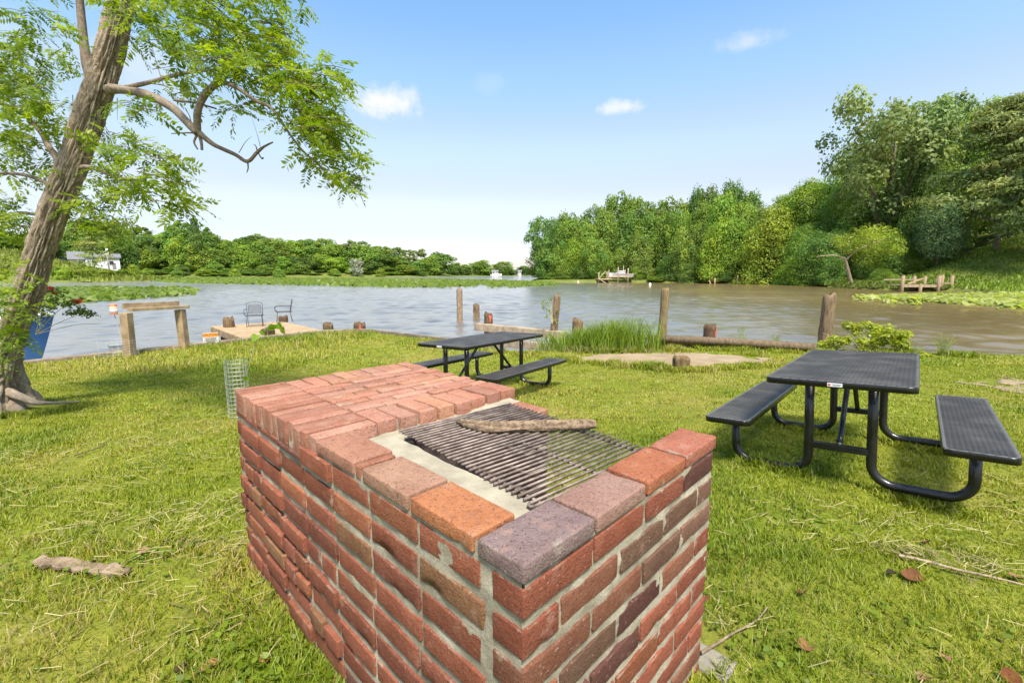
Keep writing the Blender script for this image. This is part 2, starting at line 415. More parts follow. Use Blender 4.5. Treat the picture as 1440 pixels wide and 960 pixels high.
def shore_pts(lst): return [(p.x, p.y) for p in (P(a, b, WZ) for a, b in lst)]
LAND_L = [(-900, 60), (-300, 70), (-150, 100), (-112, 122), (-108, 150), (-150, 196), (-132, 204), (-105, 224), (-82, 240), (-50, 275), (-30, 330), (10, 420), (60, 440), (700, 440), (700, 900), (-900, 900)]
LAND_R = [(4, 121), (14, 118), (29, 121), (43, 116), (50, 106), (60, 100), (63, 92), (56, 82), (53, 73), (55, 66), (58, 60), (57, 52), (62, 44), (90, 20), (300, -20), (500, 400), (60, 330), (10, 190)]
def dist_poly(x, y, poly):
    d = np.full(np.shape(x), 1e9)
    for i in range(len(poly)):
        a = np.array(poly[i]); b = np.array(poly[(i + 1) % len(poly)]); ab = b - a
        t_ = np.clip(((x - a[0]) * ab[0] + (y - a[1]) * ab[1]) / (ab @ ab), 0, 1)
        d = np.minimum(d, np.hypot(x - a[0] - t_ * ab[0], y - a[1] - t_ * ab[1]))
    return d
def land_z(x, y):
    x = np.asarray(x, float); y = np.asarray(y, float); z = np.full(x.shape, -2.2)
    for poly, kind in ((LAND_L, 0), (LAND_R, 1)):
        ins = in_poly(x, y, poly); d = dist_poly(x, y, poly)
        if kind == 0: h = WZ + .35 + 11 * sstep(d, 2, 55) * sstep(-x + y * .05, 10, 120)
        else: h = WZ + .35 + (2 + 11 * sstep(x, 44, 75)) * sstep(d, 2, 45) + .4 * sstep(d, 0, 3)
        h = h + .35 * fbm(x * .12, y * .12, 0, 21)
        z = np.where(ins, np.maximum(h, WZ + .1), np.maximum(z, WZ - .9 - d * .1) if True else z)
    return z
for nm, x0, x1, y0, y1, st, ridx in (('far_bank', -700, 500, 55, 860, 5, 0), ('wooded_point_ground', 0, 240, 12, 330, 2.2, 1)):
    X, Y = np.meshgrid(np.arange(x0, x1, st), np.arange(y0, y1, st)); Z = land_z(X, Y)
    ins = in_poly(X, Y, (LAND_L, LAND_R)[ridx]) | (dist_poly(X, Y, (LAND_L, LAND_R)[ridx]) < st * 2)
    id_ = np.arange(X.size).reshape(X.shape); f = ins[:-1, :-1] & ins[1:, 1:] & ins[:-1, 1:] & ins[1:, :-1]
    F = np.stack([id_[:-1, :-1], id_[:-1, 1:], id_[1:, 1:], id_[1:, :-1]], -1)[f]
    V = np.stack([X, Y, Z], -1).reshape(-1, 3); u_, inv = np.unique(F, return_inverse=True)
    tag(obj(nm, mesh_np(nm, V[u_], inv.reshape(F.shape), M['earth'], smooth=True)), kind='structure')

# ------------------------------------------------------------------ brick barbecue (local x across the end, y along its length)
GU = math.atan2(.71605, .69805)
grill = thing('brick_barbecue', 'weathered red brick barbecue with a flat brick top and an open grate end', 'barbecue', (.021, .823, 0), GU)
TOP = .917
def brick_cols(kind):
    r = random.random()
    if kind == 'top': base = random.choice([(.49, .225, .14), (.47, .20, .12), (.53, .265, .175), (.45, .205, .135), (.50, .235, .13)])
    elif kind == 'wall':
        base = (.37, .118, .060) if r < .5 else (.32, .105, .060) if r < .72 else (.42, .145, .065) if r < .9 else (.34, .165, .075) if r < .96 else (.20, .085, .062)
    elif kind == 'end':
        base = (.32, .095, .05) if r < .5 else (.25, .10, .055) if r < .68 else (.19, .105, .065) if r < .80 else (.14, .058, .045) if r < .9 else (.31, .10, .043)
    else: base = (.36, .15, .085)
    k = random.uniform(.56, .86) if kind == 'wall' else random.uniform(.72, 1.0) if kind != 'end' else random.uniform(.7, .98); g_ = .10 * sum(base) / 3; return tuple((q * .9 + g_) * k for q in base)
def brick(mb, lo, hi, col, r=.0042, wob=.0014, seed=None, g=.022, tilt=.004):
    lo = np.array(lo, float); hi = np.array(hi, float); c = (lo + hi) / 2; h = (hi - lo) / 2
    seed = random.random() * 100 if seed is None else seed
    rot = np.array(Euler((random.gauss(0, tilt), random.gauss(0, tilt), random.gauss(0, tilt * .6))).to_matrix())
    def grid(H):
        k = max(2, int(round(2 * (H - r) / g))); return np.concatenate([[-H, -H + r * .45], np.linspace(-H + r, H - r, k), [H - r * .45, H]])
    G = [grid(q) for q in h]
    for ax in range(3):
        i, j = (ax + 1) % 3, (ax + 2) % 3
        A, B = np.meshgrid(G[i], G[j], indexing='ij')
        for sg in (-1, 1):
            p = np.zeros(A.shape + (3,)); p[..., i] = A; p[..., j] = B; p[..., ax] = sg * h[ax]
            e = np.minimum(h[i] - abs(A), h[j] - abs(B)); edge = np.clip(1 - e / .024, 0, 1)
            q = np.clip(p, -(h - r), h - r); d = p - q; L = np.linalg.norm(d, axis=-1, keepdims=True)
            q = q + d / np.maximum(L, 1e-9) * r
            nn = d / np.maximum(L, 1e-9); s = 26
            dv = fbm(q[..., 0] * s + seed, q[..., 1] * s, q[..., 2] * s, 5, 2)
            chip = np.clip(fbm(q[..., 0] * 14 + seed, q[..., 1] * 14 + 9, q[..., 2] * 14, 8, 2) - .22, 0, 1) * edge * .022
            q = q + nn * (dv * wob - chip * .7)[..., None]
            q = q @ rot.T + c
            n0, n1 = A.shape; id_ = np.arange(n0 * n1).reshape(n0, n1)
            F = np.stack([id_[:-1, :-1], id_[1:, :-1], id_[1:, 1:], id_[:-1, 1:]], -1).reshape(-1, 4)
            if sg < 0: F = F[:, ::-1]
            cc = np.concatenate([np.tile(col, (n0 * n1, 1)), edge.reshape(-1, 1)], 1)
            mb.add(q.reshape(-1, 3), F.tolist(), cc)

PITCH, BL, BH, DEEP = .2494, .236, .066, .09
walls = MB()
# end wall facing the camera (y = 0) and side wall (x = 0)
for k in range(10):
    zt = .860 - .094 * k; zb = zt - BH
    x = 0.0; first = True
    off = 0 if k % 2 == 0 else .125
    edges = [0.0]
    if off: edges.append(.125)
    while edges[-1] < .99: edges.append(min(edges[-1] + PITCH, .998))
    if edges[-1] - edges[-2] < .04: edges.pop(-2)
    for a, b in zip(edges[:-1], edges[1:]):
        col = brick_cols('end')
        if k in (2, 3) and a > .20 and b < .80 and random.random() < .75: ks = random.uniform(.7, 1.5); col = (.06 * ks, .044 * ks, .04 * ks)   # scorched bricks
        if k in (1, 2) and a > .49: col = tuple(q * s for q, s in zip((.17, .095, .065), (random.uniform(.8, 1.2),) * 3))
        s = -random.uniform(0, .005)
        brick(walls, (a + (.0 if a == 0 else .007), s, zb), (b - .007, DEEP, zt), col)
    # side wall: corner bricks turn the corner, so begin where the end wall's return stops
    y0 = DEEP + .012 if k % 2 == 0 else .112
    edges = [y0 + (0 if k % 2 else .02)]
    while edges[-1] < 1.93: edges.append(min(edges[-1] + PITCH * random.uniform(.97, 1.03), 1.945))
    if edges[-1] - edges[-2] < .06: edges.pop(-2)
    for a, b in zip(edges[:-1], edges[1:]):
        if k == 0 and a > 1.02: zt2 = zt - .045
        else: zt2 = zt
        far = np.clip((a - .35) / .6, 0, 1)
        pr = random.uniform(-.002, .002) - far * random.choice((0, .002, .006, .012, .014))
        if random.random() < .12:
            mid = (a + b) / 2; cuts = ((a, mid), (mid, b))
        else: cuts = ((a, b),)
        for (a_, b_) in cuts: brick(walls, (pr, a_ + .006, zb), (DEEP, b_ - .007 - far * .005, zt2), brick_cols('wall'))
# far end and the right side of the solid block, inner faces of the fire box
for k in range(10):
    zt = .850 - .094 * k; zb = max(zt - BH, -.05)
    o = 0 if k % 2 else .12
    for i in range(-1, 4):
        a = max(.1 + o + i * PITCH, .1); b = min(a + BL, .995)
        if o + i * PITCH + .1 < .1: b = .1 + o - .013
        if b - a > .05: brick(walls, (a, 1.87, zb), (b, 1.952, zt), brick_cols('wall'), g=.06)
    for i in range(-1, 4):
        a = max(.985 + o + i * PITCH, .985); b = min(a + BL, 1.86)
        if o + i * PITCH < 0: b = .985 + o - .013
        if b - a > .05: brick(walls, (.91, a, zb), (1.0, b, zt), brick_cols('wall'), g=.06)
# low pier beside the solid block that carries the far corner of the grate
for k in range(1, 10):
    zt = .868 - .094 * (k - 1); zb = max(zt - BH, -.05)
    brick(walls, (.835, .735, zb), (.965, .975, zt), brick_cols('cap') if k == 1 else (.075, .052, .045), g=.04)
walls.build('brick_wall', M['brick'], grill, True)

# mortar: displaced sheets just behind the brick faces (bulging over the edges near the camera corner) and solid cores
mo = MB()
def mortar_face(fn, ua, ub, va, vb, du=.011):
    U, V = np.meshgrid(np.arange(ua, ub + du, du), np.arange(va, vb + du, du), indexing='ij')
    p = fn(U, V); id_ = np.arange(U.size).reshape(U.shape)
    mo.add(p.reshape(-1, 3), np.stack([id_[:-1, :-1], id_[1:, :-1], id_[1:, 1:], id_[:-1, 1:]], -1).reshape(-1, 4).tolist())
def side(U, V):
    far = sstep(U, .35, 1.15)
    ins = .0045 + .0015 * far - .008 * fbm(U * 12, V * 16, 0, 31, 4) - .006 * (1 - far) * fbm(U * 5, V * 5, 3, 33)
    smear = sstep(fbm(U * 6, V * 9, 1, 37, 3), .34, .7) * (1 - .8 * far) * .003
    return np.stack([np.maximum(ins - smear, -.0022), U, V], -1)
def endf(U, V):
    ins = .0038 - .010 * fbm(U * 13, V * 16, 0, 41, 4)
    smear = sstep(fbm(U * 6, V * 9, 1, 47, 3), .36, .7) * .003
    return np.stack([U, np.maximum(ins - smear, -.002), V], -1)
mortar_face(side, .004, 1.935, -.05, .90); mortar_face(endf, .004, .990, -.05, .872)
mo.box((.06, .97, .4175), (.095, 1.90, .905)); mo.box((.50, .062, .4075), (.965, .085, .915))
mo.box((.505, 1.44, .42), (.97, .87, .87)); mo.box((.90, .85, .40), (.115, .22, .905))
mo.box((.5, .066, .866), (.985, .122, .014)); mo.box((.066, .55, .866), (.122, .86, .014))
mo.build('mortar', M['mortar'], grill, True)

# coping of flat bricks
cap = MB()
CT, CH = TOP, .044
def capc(i): return [(.36, .26, .22), (.44, .25, .16), (.50, .215, .095), (.42, .235, .16), (.42, .165, .09), (.40, .165, .10), (.33, .2, .16)][i]
brick(cap, (-.004, -.006, CT - CH), (.2435, .131, CT), (.215, .155, .145), r=.006, g=.018)
brick(cap, (.2575, -.004, CT - CH - .002), (.492, .133, CT - .003), (.30, .185, .145), r=.006, g=.018)
brick(cap, (.506, -.005, CT - CH), (.742, .132, CT - .001), (.34, .125, .065), r=.006, g=.018)
brick(cap, (.756, -.004, CT - CH), (.998, .128, CT + .001), (.33, .125, .08), r=.006, g=.018)
for (a, b, c, w) in ((.1455, .392, (.40, .165, .075), .131), (.408, .645, (.34, .195, .13), .133), (.657, .688, (.32, .14, .085), .12), (.70, .972, (.35, .175, .115), .134)):
    brick(cap, (-.004, a, CT - CH), (w, b, CT), c, r=.006, g=.018)
cap.build('coping', M['brick'], grill, True)

# solid block: bricks on edge round the rim, strips of brick in the middle
slab = MB()
y = .985; i = 0
while y < 1.93:
    w = random.choice([.062, .07, .075, .062]); w = min(w, 1.95 - y)
    if w > .03: brick(slab, (random.uniform(-.006, .006), y, .814), (.236, y + w - .009, TOP + random.uniform(-.004, .003)), brick_cols('top' if random.random() < .9 else 'cap'), g=.028)
    y += w
nbk = 9
for i in range(nbk):
    a, b = .245 + i * .755 / nbk, .245 + (i + 1) * .755 / nbk - random.uniform(.007, .011)
    brick(slab, (a, 1.775, .83), (b, 1.957 + random.uniform(-.008, .004), TOP + random.uniform(-.003, .004)), brick_cols('top'), g=.028)
nbk = 8
for i in range(nbk):
    a, b = .245 + i * .757 / nbk, .245 + (i + 1) * .757 / nbk - (random.uniform(.009, .018) if i < nbk - 1 else 0)
    brick(slab, (a, .985 + random.uniform(-.012, .006), .84), (b, 1.175, TOP + random.uniform(-.005, .002)), brick_cols('top'), g=.028)
row = 0; y = 1.185
while y < 1.765:
    w = .066; x = .245 - (0 if row % 2 else .09)
    while x < .97:
        a, b = max(x, .245), min(x + .235, .995)
        if b - a > .03: brick(slab, (a, y, .86), (b, y + w - random.uniform(.006, .012), TOP + random.uniform(-.005, .003)), brick_cols('top'), g=.03)
        x += .2465
    y += w + .001; row += 1
slab.build('brick_top', M['brick'], grill, True)
sm_ = MB(); sm_.box((.49, 1.465, .855), (.955, .93, .094)); sm_.build('top_mortar', M['mortar'], grill)

# ledge of smeared mortar that carries the grate, and the fire box
lg = MB()
def ledge(x0, x1, y0, y1, z, e=.012):
    X, Y = np.meshgrid(np.arange(x0, x1 + .005, .01), np.arange(y0, y1 + .005, .01), indexing='ij')
    Z = z + e * fbm(X * 9, Y * 9, 0, 51, 3); rim = np.minimum(np.minimum(X - x0, x1 - X), np.minimum(Y - y0, y1 - Y))
    XX = X + .012 * fbm(X * 12, Y * 12, 4, 53); n = X.shape; id_ = np.arange(X.size).reshape(n)
    Z = np.where(rim < .004, Z - .02, Z)
    lg.add(np.stack([XX, Y, Z], -1).reshape(-1, 3), np.stack([id_[:-1, :-1], id_[1:, :-1], id_[1:, 1:], id_[:-1, 1:]], -1).reshape(-1, 4).tolist())
ledge(.10, .275, .11, .99, .868, .009); ledge(.24, .97, .905, 1.02, .866, .014)
lg.box((.19, .55, .43), (.17, .86, .855)); lg.box((.60, .947, .43), (.70, .072, .85))
lg.build('mortar_ledge', M['ledge'], grill, True)
fb = MB(); fb.box((.62, .52, .20), (.70, .80, .40)); fb.box((.288, .52, .62), (.012, .80, .44)); fb.box((.60, .906, .62), (.60, .012, .44)); fb.box((.62, .132, .55), (.74, .014, .55))
fb.build('fire_box', M['soot'], grill)

# steel cooking grate resting on the ledge
gr_loc = Vector((.021, .823, 0)) + Matrix.Rotation(GU, 3, 'Z') @ Vector((.56, .545, .878))
grate = thing('cooking_grate', 'rusty steel cooking grate of thin round bars resting on the brick barbecue', 'grate', gr_loc, GU - R(5))
gb = MB()
nb = 31
for i in range(nb):
    y = -.37 + i * .745 / (nb - 1)
    x0, x1 = -.285 + random.uniform(-.004, .004), .29 + random.uniform(-.004, .004)
    gb.tube([(x0, y, 0), (0, y + random.uniform(-.0015, .0015), random.uniform(-.002, .001)), (x1, y, 0)], .0045, 10)
gb.build('grate_bars', M['rod'], grate, True)
cb = MB()
for x in (-.25, .01, .262): cb.tube([(x, -.378, -.0095), (x, .378, -.0095)], .005, 8)
cb.tube([(-.285, -.37, 0), (-.297, -.378, 0), (-.297, -.385, 0), (-.285, -.39, 0)], .0046, 8)
cb.tube([(-.285, -.39, 0), (.30, -.39, 0)], .0046, 8)
cb.build('cross_rods', M['rod'], grate, True)

# split log on the grate
lp = [P(643, 592, .893), P(690, 600, .897), P(740, 599, .902), P(800, 597, .908), P(838, 596, .912)]
lg2 = MB()
pth = [Vector(q) for q in smooth_path([tuple(p) for p in lp], 12)]
def logd(t_, a, p): return 1 + .16 * math.sin(2 * a + 1.3 + t_ * 2) + .10 * float(fbm(a * 2.2, t_ * 5, 2, 61, 3)) + .13 * float(fbm(math.cos(a) * 6, math.sin(a) * 6, t_ * 5, 62, 3)) 
nr = len(pth); lg2.tube(pth, [.0165 * (.55 + .6 * min(1, i / 9)) * (1 - .35 * max(0, (i - nr + 8) / 8)) for i in range(nr)], 40, (1, 1, 1, 0), True, logd)
pth2 = [p + Vector((-.004, -.017, -.004)) for p in pth[3:26]]
lg2.tube(pth2, [.010 * (.4 + .8 * math.sin(math.pi * min(1, (i + 1) / 18) ** .8)) for i in range(len(pth2))], 24, (.8, .75, .7, 0), True, logd)
t = NT('split_log'); ax = (pth[-1] - pth[0]).normalized()
n = t.noise(70, 6, .7, (1, 1, 1))
c = t.mix(t.ramp(t.noise(55, 5, .7), .35, .65), (.12, .082, .052), (.30, .215, .14))
M['log'] = t.done(t.pbr(c, .9, t.bump(n, 1.0, .01), .15))
tag(lg2.build('split_log', M['log'], None, True), 'gnarled brown split log lying across the steel cooking grate', 'log')

# ------------------------------------------------------------------ picnic tables
def rrect(w, l, r, n=6):
    pts = []
    for cx, cy, a0 in ((w / 2 - r, l / 2 - r, 0), (-w / 2 + r, l / 2 - r, 90), (-w / 2 + r, -l / 2 + r, 180), (w / 2 - r, -l / 2 + r, 270)):
        for k in range(n + 1):
            a = R(a0 + 90 * k / n); pts.append((cx + r * math.cos(a), cy + r * math.sin(a)))
    return pts
def rim_mb(w, l, r, z, h=.042, t_=.022):
    mb = MB(); prof = [(0, -h), (0, -.006), (-.002, -.002), (-.006, 0), (-t_ + .004, 0), (-t_, -.003), (-t_, -.010), (-.008, -.010), (-.008, -h)]
    rings = []
    for (o, dz) in prof: rings.append([(x, y, z + dz) for x, y in rrect(w + 2 * o, l + 2 * o, max(r + o, .004))])
    n = len(rings[0]); V = [p for rg in rings for p in rg]; m = len(prof)
    F = [(i * n + k, i * n + (k + 1) % n, ((i + 1) % m) * n + (k + 1) % n, ((i + 1) % m) * n + k) for i in range(m) for k in range(n)]
    cc = np.ones((len(V), 4)); cc[:, 3] = 0; cc[3 * n:6 * n, 3] = .75   # highlight of the lit inner lip, painted into the colour as grey
    mb.add(V, F, cc); return mb
def expanded(w, l, z, pitch=.026, sw=.0105, th=.004):
    """expanded metal: two crossing families of slanting strands"""
    mb = MB(); w -= .012; l -= .012; sl = 2.0     # strands run at slope 1:2
    for sg in (1, -1):
        d = np.array([1.0, sg / sl]); d /= np.linalg.norm(d); nrm = np.array([-d[1], d[0]])
        span = abs(nrm[0]) * w / 2 + abs(nrm[1]) * l / 2
        for o in np.arange(-span, span, pitch * abs(nrm[1])):
            c = nrm * o; lo, hi = -9.0, 9.0
            for ax, hf in ((0, w / 2), (1, l / 2)):
                a, b = (-hf - c[ax]) / d[ax], (hf - c[ax]) / d[ax]; lo, hi = max(lo, min(a, b)), min(hi, max(a, b))
            if hi - lo < .01: continue
            a, b = c + d * lo, c + d * hi; q = nrm * sw / 2; zo = z - (.0 if sg > 0 else .0013)
            V = [(a[0] - q[0], a[1] - q[1], zo), (b[0] - q[0], b[1] - q[1], zo), (b[0] + q[0], b[1] + q[1], zo), (a[0] + q[0], a[1] + q[1], zo)]
            V += [(x, y, zz - th) for x, y, zz in V]
            mb.add(V, [(0, 1, 2, 3), (7, 6, 5, 4), (0, 4, 5, 1), (1, 5, 6, 2), (2, 6, 7, 3), (3, 7, 4, 0)])
    return mb
TW, TL, TZ, BO, BW, BLN, BZ, LO, LX = .83, 1.95, .763, .69, .325, 1.86, .405, .66, .185
def make_table(name, label, cat, group):
    tb = thing(name, label, cat, (0, 0, 0), 0, group)
    top = expanded(TW, TL, TZ).build('tabletop', M['blackmesh'], tb)
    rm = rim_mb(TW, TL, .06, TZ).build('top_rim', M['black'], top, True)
    rb = MB()
    for y in (-.62, -.2, .2, .62): rb.box((0, y, TZ - .022), (TW - .05, .03, .02), None, (1, 1, 1, 0), .003)
    rb.build('top_rib', M['black'], top)
    for sg in (-1, 1):
        me = expanded(BW, BLN, BZ); 
        for v in me.v: v[:, 0] += sg * BO
        st = me.build('seat', M['blackmesh'], tb)
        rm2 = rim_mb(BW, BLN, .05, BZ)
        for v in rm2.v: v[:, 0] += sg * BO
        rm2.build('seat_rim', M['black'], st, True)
        for e in (-1, 1):
            y = e * LO; rr = .13; x0, x1 = sg * LX, sg * BO
            pts = [(x0, y, TZ - .03), (x0, y, .45), (x0, y, rr)]
            pts += [(x0 + sg * rr * (1 - math.cos(a)), y, rr - rr * math.sin(a) + .0) for a in np.linspace(.12, math.pi / 2, 9)]
            pts += [(x1 - sg * rr * (1 - math.sin(a)), y, rr - rr * math.cos(a)) for a in np.linspace(0, math.pi / 2, 9)]
            pts += [(x1, y, BZ - .03)]
            lgm = MB(); lgm.tube([(p[0], p[1], p[2] + .025) if p[2] < .2 else p for p in pts], .0305, 16)
            lgm.box((sg * BO, y, BZ - .034), (.22, .05, .008)); lgm.box((sg * (LX + .05), y, TZ - .036), (.26, .06, .008))
            lgm.build('leg_frame', M['black'], tb, True)
    for e in (-1, 1):
        cp = MB(); cp.box((0, e * LO, .235), (2 * LX - .03, .05, .045), None, (1, 1, 1, 0), .004); cp.build('cross_plate', M['black'], tb)
        br = MB(); br.tube([(0, e * (LO - .03), .265), (0, e * (LO - .06), .29), (0, e * .14, TZ - .06), (0, e * .09, TZ - .045)], .019, 12); br.build('brace', M['black'], tb, True)
        bt = MB(); bt.tube([(0, e * (LO - .032), .256), (0, e * (LO - .032), .268)], .011, 10, (.7, .7, .7, 0)); bt.build('bolt', M['wire'], tb)
    lb = MB(); y = -TL / 2 - .0022
    lb.box((.0, y, TZ - .021), (.082, .003, .024), None, (.75, .74, .73, 0)); lb.box((-.03, y - .0016, TZ - .021), (.014, .002, .012), None, (.55, .05, .03, 0))
    for k in range(2): lb.box((.010, y - .0016, TZ - .017 - k * .007), (.052 - k * .012, .002, .0026), None, (.25, .25, .27, 0))
    lb.build('name_plate', M['paint'], tb)
    return tb
def place(o, loc, yaw, sx, sy):
    n = Vector((-sx, -sy, 1)).normalized(); ex = Vector((math.cos(yaw), math.sin(yaw), 0)); ex = (ex - n * ex.dot(n)).normalized(); ey = n.cross(ex)
    o.matrix_world = Matrix(((ex.x, ey.x, n.x, loc[0]), (ex.y, ey.y, n.y, loc[1]), (ex.z, ey.z, n.z, loc[2]), (0, 0, 0, 1)))
def copy_tree(o, parent=None):
    c = o.copy(); COL.objects.link(c); c.parent = parent
    for ch in [q for q in bpy.data.objects if q.parent == o]: copy_tree(ch, c)
    return c
t1 = make_table('picnic_table', 'black metal mesh picnic table with two benches, the nearer one right of the brick barbecue', 'picnic table', 'black picnic tables on the lawn')
t2 = copy_tree(t1); t2['label'] = 'black metal mesh picnic table farther off, behind the flat brick top of the barbecue'
place(t1, (2.797, 3.60, -.005), -.728, .034, -.062)
place(t2, (-.378, 6.49, -.205), -.592, .002, -.033)

# ------------------------------------------------------------------ big leaning tree at the left
TY = 5.27
tree = thing('locust_tree', 'large leaning tree with furrowed bark and feathery yellow green leaves at the left edge', 'tree', (-6.05, TY, -.11))
TB = Vector(tree.location)
def L(px, py, Y=TY): return D(px, py, Y) - TB
trunk_px = [(-16, 600, .44), (-12, 566, .34), (-8, 530, .25), (2, 495, .185), (20, 460, .133), (37, 420, .138), (54, 360, .135), (75, 300, .133), (95, 250, .132), (114, 200, .132), (131, 150, .136), (145, 105, .132), (157, 60, .125), (168, 10, .115), (176, -50, .14), (190, -130, .11), (206, -230, .07), (215, -300, .04)]
pts = smooth_path([(*L(a, b), r) for a, b, r in trunk_px], 14)
tk = MB(); n = 110
P3 = [Vector(p[:3]) for p in pts]; rad = [p[3] for p in pts]
arc = np.cumsum([0] + [(P3[i + 1] - P3[i]).length for i in range(len(P3) - 1)])
def bark_disp(s_, a, r0):
    """long ridges that wander and fork"""
    a = a + .10 * fbm(np.cos(a) * 1.5, np.sin(a) * 1.5, s_ * 1.1, 71, 2)
    u = fbm(np.cos(a) * 6.0, np.sin(a) * 6.0, s_ * 2.1, 73, 3); w = fbm(np.cos(a) * 14, np.sin(a) * 14, s_ * 6, 75, 3)
    ridge = 1 - np.minimum(1, abs(u) * 5.5)
    u2 = fbm(np.cos(a) * 11, np.sin(a) * 11, s_ * 5.5, 74, 3); r2 = 1 - np.minimum(1, abs(u2) * 6)
    brk = np.clip(vnoise(a * 5 + 3 * vnoise(a * 2, s_ * 3, 0, 70), s_ * 13 + 2 * vnoise(a * 3, s_ * 2, 2, 72), 1, 76) - .25, 0, 1)
    return -.16 * brk - .26 * ridge ** 1.3 - .12 * r2 ** 1.5 + .14 * w, np.maximum(ridge, r2 * .7)
V = []; C = []
nx_ = None
for i, p in enumerate(P3):
    t_ = (P3[min(i + 1, len(P3) - 1)] - P3[max(i - 1, 0)]).normalized()
    nx_ = (t_.cross(Vector((0, 1, 0))) if nx_ is None else (nx_ - t_ * nx_.dot(t_))).normalized(); ny_ = t_.cross(nx_)
    a = np.arange(n) * 2 * math.pi / n; dsp, rg = bark_disp(arc[i], a, rad[i])
    low = max(0, (-p.z + 1.0)) if p.z < 1.0 else 0
    flare = sstep(-p.z, -.75, .05) * (.22 * np.sin(a * 5 + .8) + .12 * np.sin(a * 3 + 2)) if p.z < .8 else 0
    knob = .10 * fbm(np.cos(a) * 1.6, np.sin(a) * 1.6, arc[i] * 1.5, 77, 2) + (.16 * sstep(1.2 - abs(p.z - .55), .7, 1.2) * fbm(np.cos(a) * 3, np.sin(a) * 3, arc[i] * 4, 78, 2))
    rr = rad[i] * (1 + dsp * min(1, .2 / max(rad[i], .2)) + flare + knob)
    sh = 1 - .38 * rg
    for k in range(n):
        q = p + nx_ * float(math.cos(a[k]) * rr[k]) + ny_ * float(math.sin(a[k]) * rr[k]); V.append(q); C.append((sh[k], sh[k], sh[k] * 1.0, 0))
m_ = len(P3); F = [(i * n + k, i * n + (k + 1) % n, (i + 1) * n + (k + 1) % n, (i + 1) * n + k) for i in range(m_ - 1) for k in range(n)]
tk.add([tuple(v) for v in V], F, np.array(C))
# surface roots
for (pa) in (((8, 550, .06), (34, 560, .045), (52, 566, .03), (84, 566, .016), (112, 564, .006)), ((-5, 560, .14), (15, 572, .10), (30, 580, .05), (40, 588, .01))):
    tk.tube([Vector(q[:3]) for q in smooth_path([(*L(a, b, TY - .05), r) for a, b, r in pa], 5)], [q[3] for q in smooth_path([(*L(a, b, TY - .05), r) for a, b, r in pa], 5)], 20, (.85, .85, .85, 0), True, lambda s, a, p: 1 + .2 * float(fbm(a * 2, s * 6, 1, 79, 3)))
tk.build('trunk', M['bark'], tree, True)
def limb(name, px, sh=.95):
    mb = MB(); q = smooth_path([(*L(a, b, Y), r * .60) for a, b, Y, r in px], 7)
    mb.tube([Vector(p[:3]) for p in q], [p[3] for p in q], 22, (sh, sh, sh, 0), True, lambda s, a, p: 1 + .16 * float(fbm(math.cos(a) * 3, math.sin(a) * 3, s * 22, 81, 3)))
    return mb
LIMBS = {
 'limb_left_stem': [(140, 130, TY, .13), (124, 95, TY, .085), (118, 60, TY, .068), (114, 20, TY, .06), (110, -30, TY, .05), (104, -110, TY + .1, .03)],
 'limb_out': [(118, 140, TY + .14, .09), (150, 127, TY - .02, .085), (170, 126, TY - .1, .072), (205, 133, TY - .3, .068), (240, 150, TY - .5, .064), (263, 172, TY - .6, .06), (278, 187, TY - .65, .062)],
 'limb_up': [(278, 187, TY - .65, .05), (278, 158, TY - .7, .052), (289, 132, TY - .72, .050), (309, 117, TY - .75, .04), (330, 122, TY - .8, .03), (360, 142, TY - .85, .026), (382, 152, TY - .9, .022), (400, 178, TY - .95, .018), (424, 210, TY - 1.0, .014), (460, 243, TY - 1.05, .010), (476, 258, TY - 1.05, .006)],
 'limb_dead': [(276, 183, TY - .65, .05), (300, 203, TY - .65, .034), (330, 217, TY - .65, .030), (348, 227, TY - .65, .028), (362, 214, TY - .65, .026), (372, 206, TY - .62, .018), (384, 200, TY - .6, .010)],
 'limb_high': [(125, 135, TY + .1, .05), (152, 128, TY, .05), (178, 123, TY - .15, .04), (210, 116, TY - .3, .032), (255, 104, TY - .4, .026), (306, 98, TY - .5, .014)],
 'limb_low': [(90, 240, TY + .1, .05), (112, 236, TY, .045), (130, 236, TY - .2, .035), (165, 250, TY - .5, .027), (190, 253, TY - .6, .022), (215, 259, TY - .7, .014), (245, 272, TY - .8, .007)],
 'limb_left': [(110, 245, TY + .1, .07), (92, 236, TY, .07), (80, 222, TY + .05, .06), (68, 205, TY + .1, .05), (56, 184, TY + .1, .04), (30, 160, TY + .2, .03), (-10, 140, TY + .2, .02)],
 'limb_left_low': [(100, 275, TY + .1, .05), (82, 266, TY, .05), (62, 256, TY, .035), (34, 246, TY, .03), (0, 243, TY, .026), (-50, 240, TY, .02)],
 'limb_left_base': [(66, 305, TY + .2, .03), (30, 299, TY + .25, .028), (0, 303, TY + .3, .024), (-40, 300, TY + .3, .02)]}
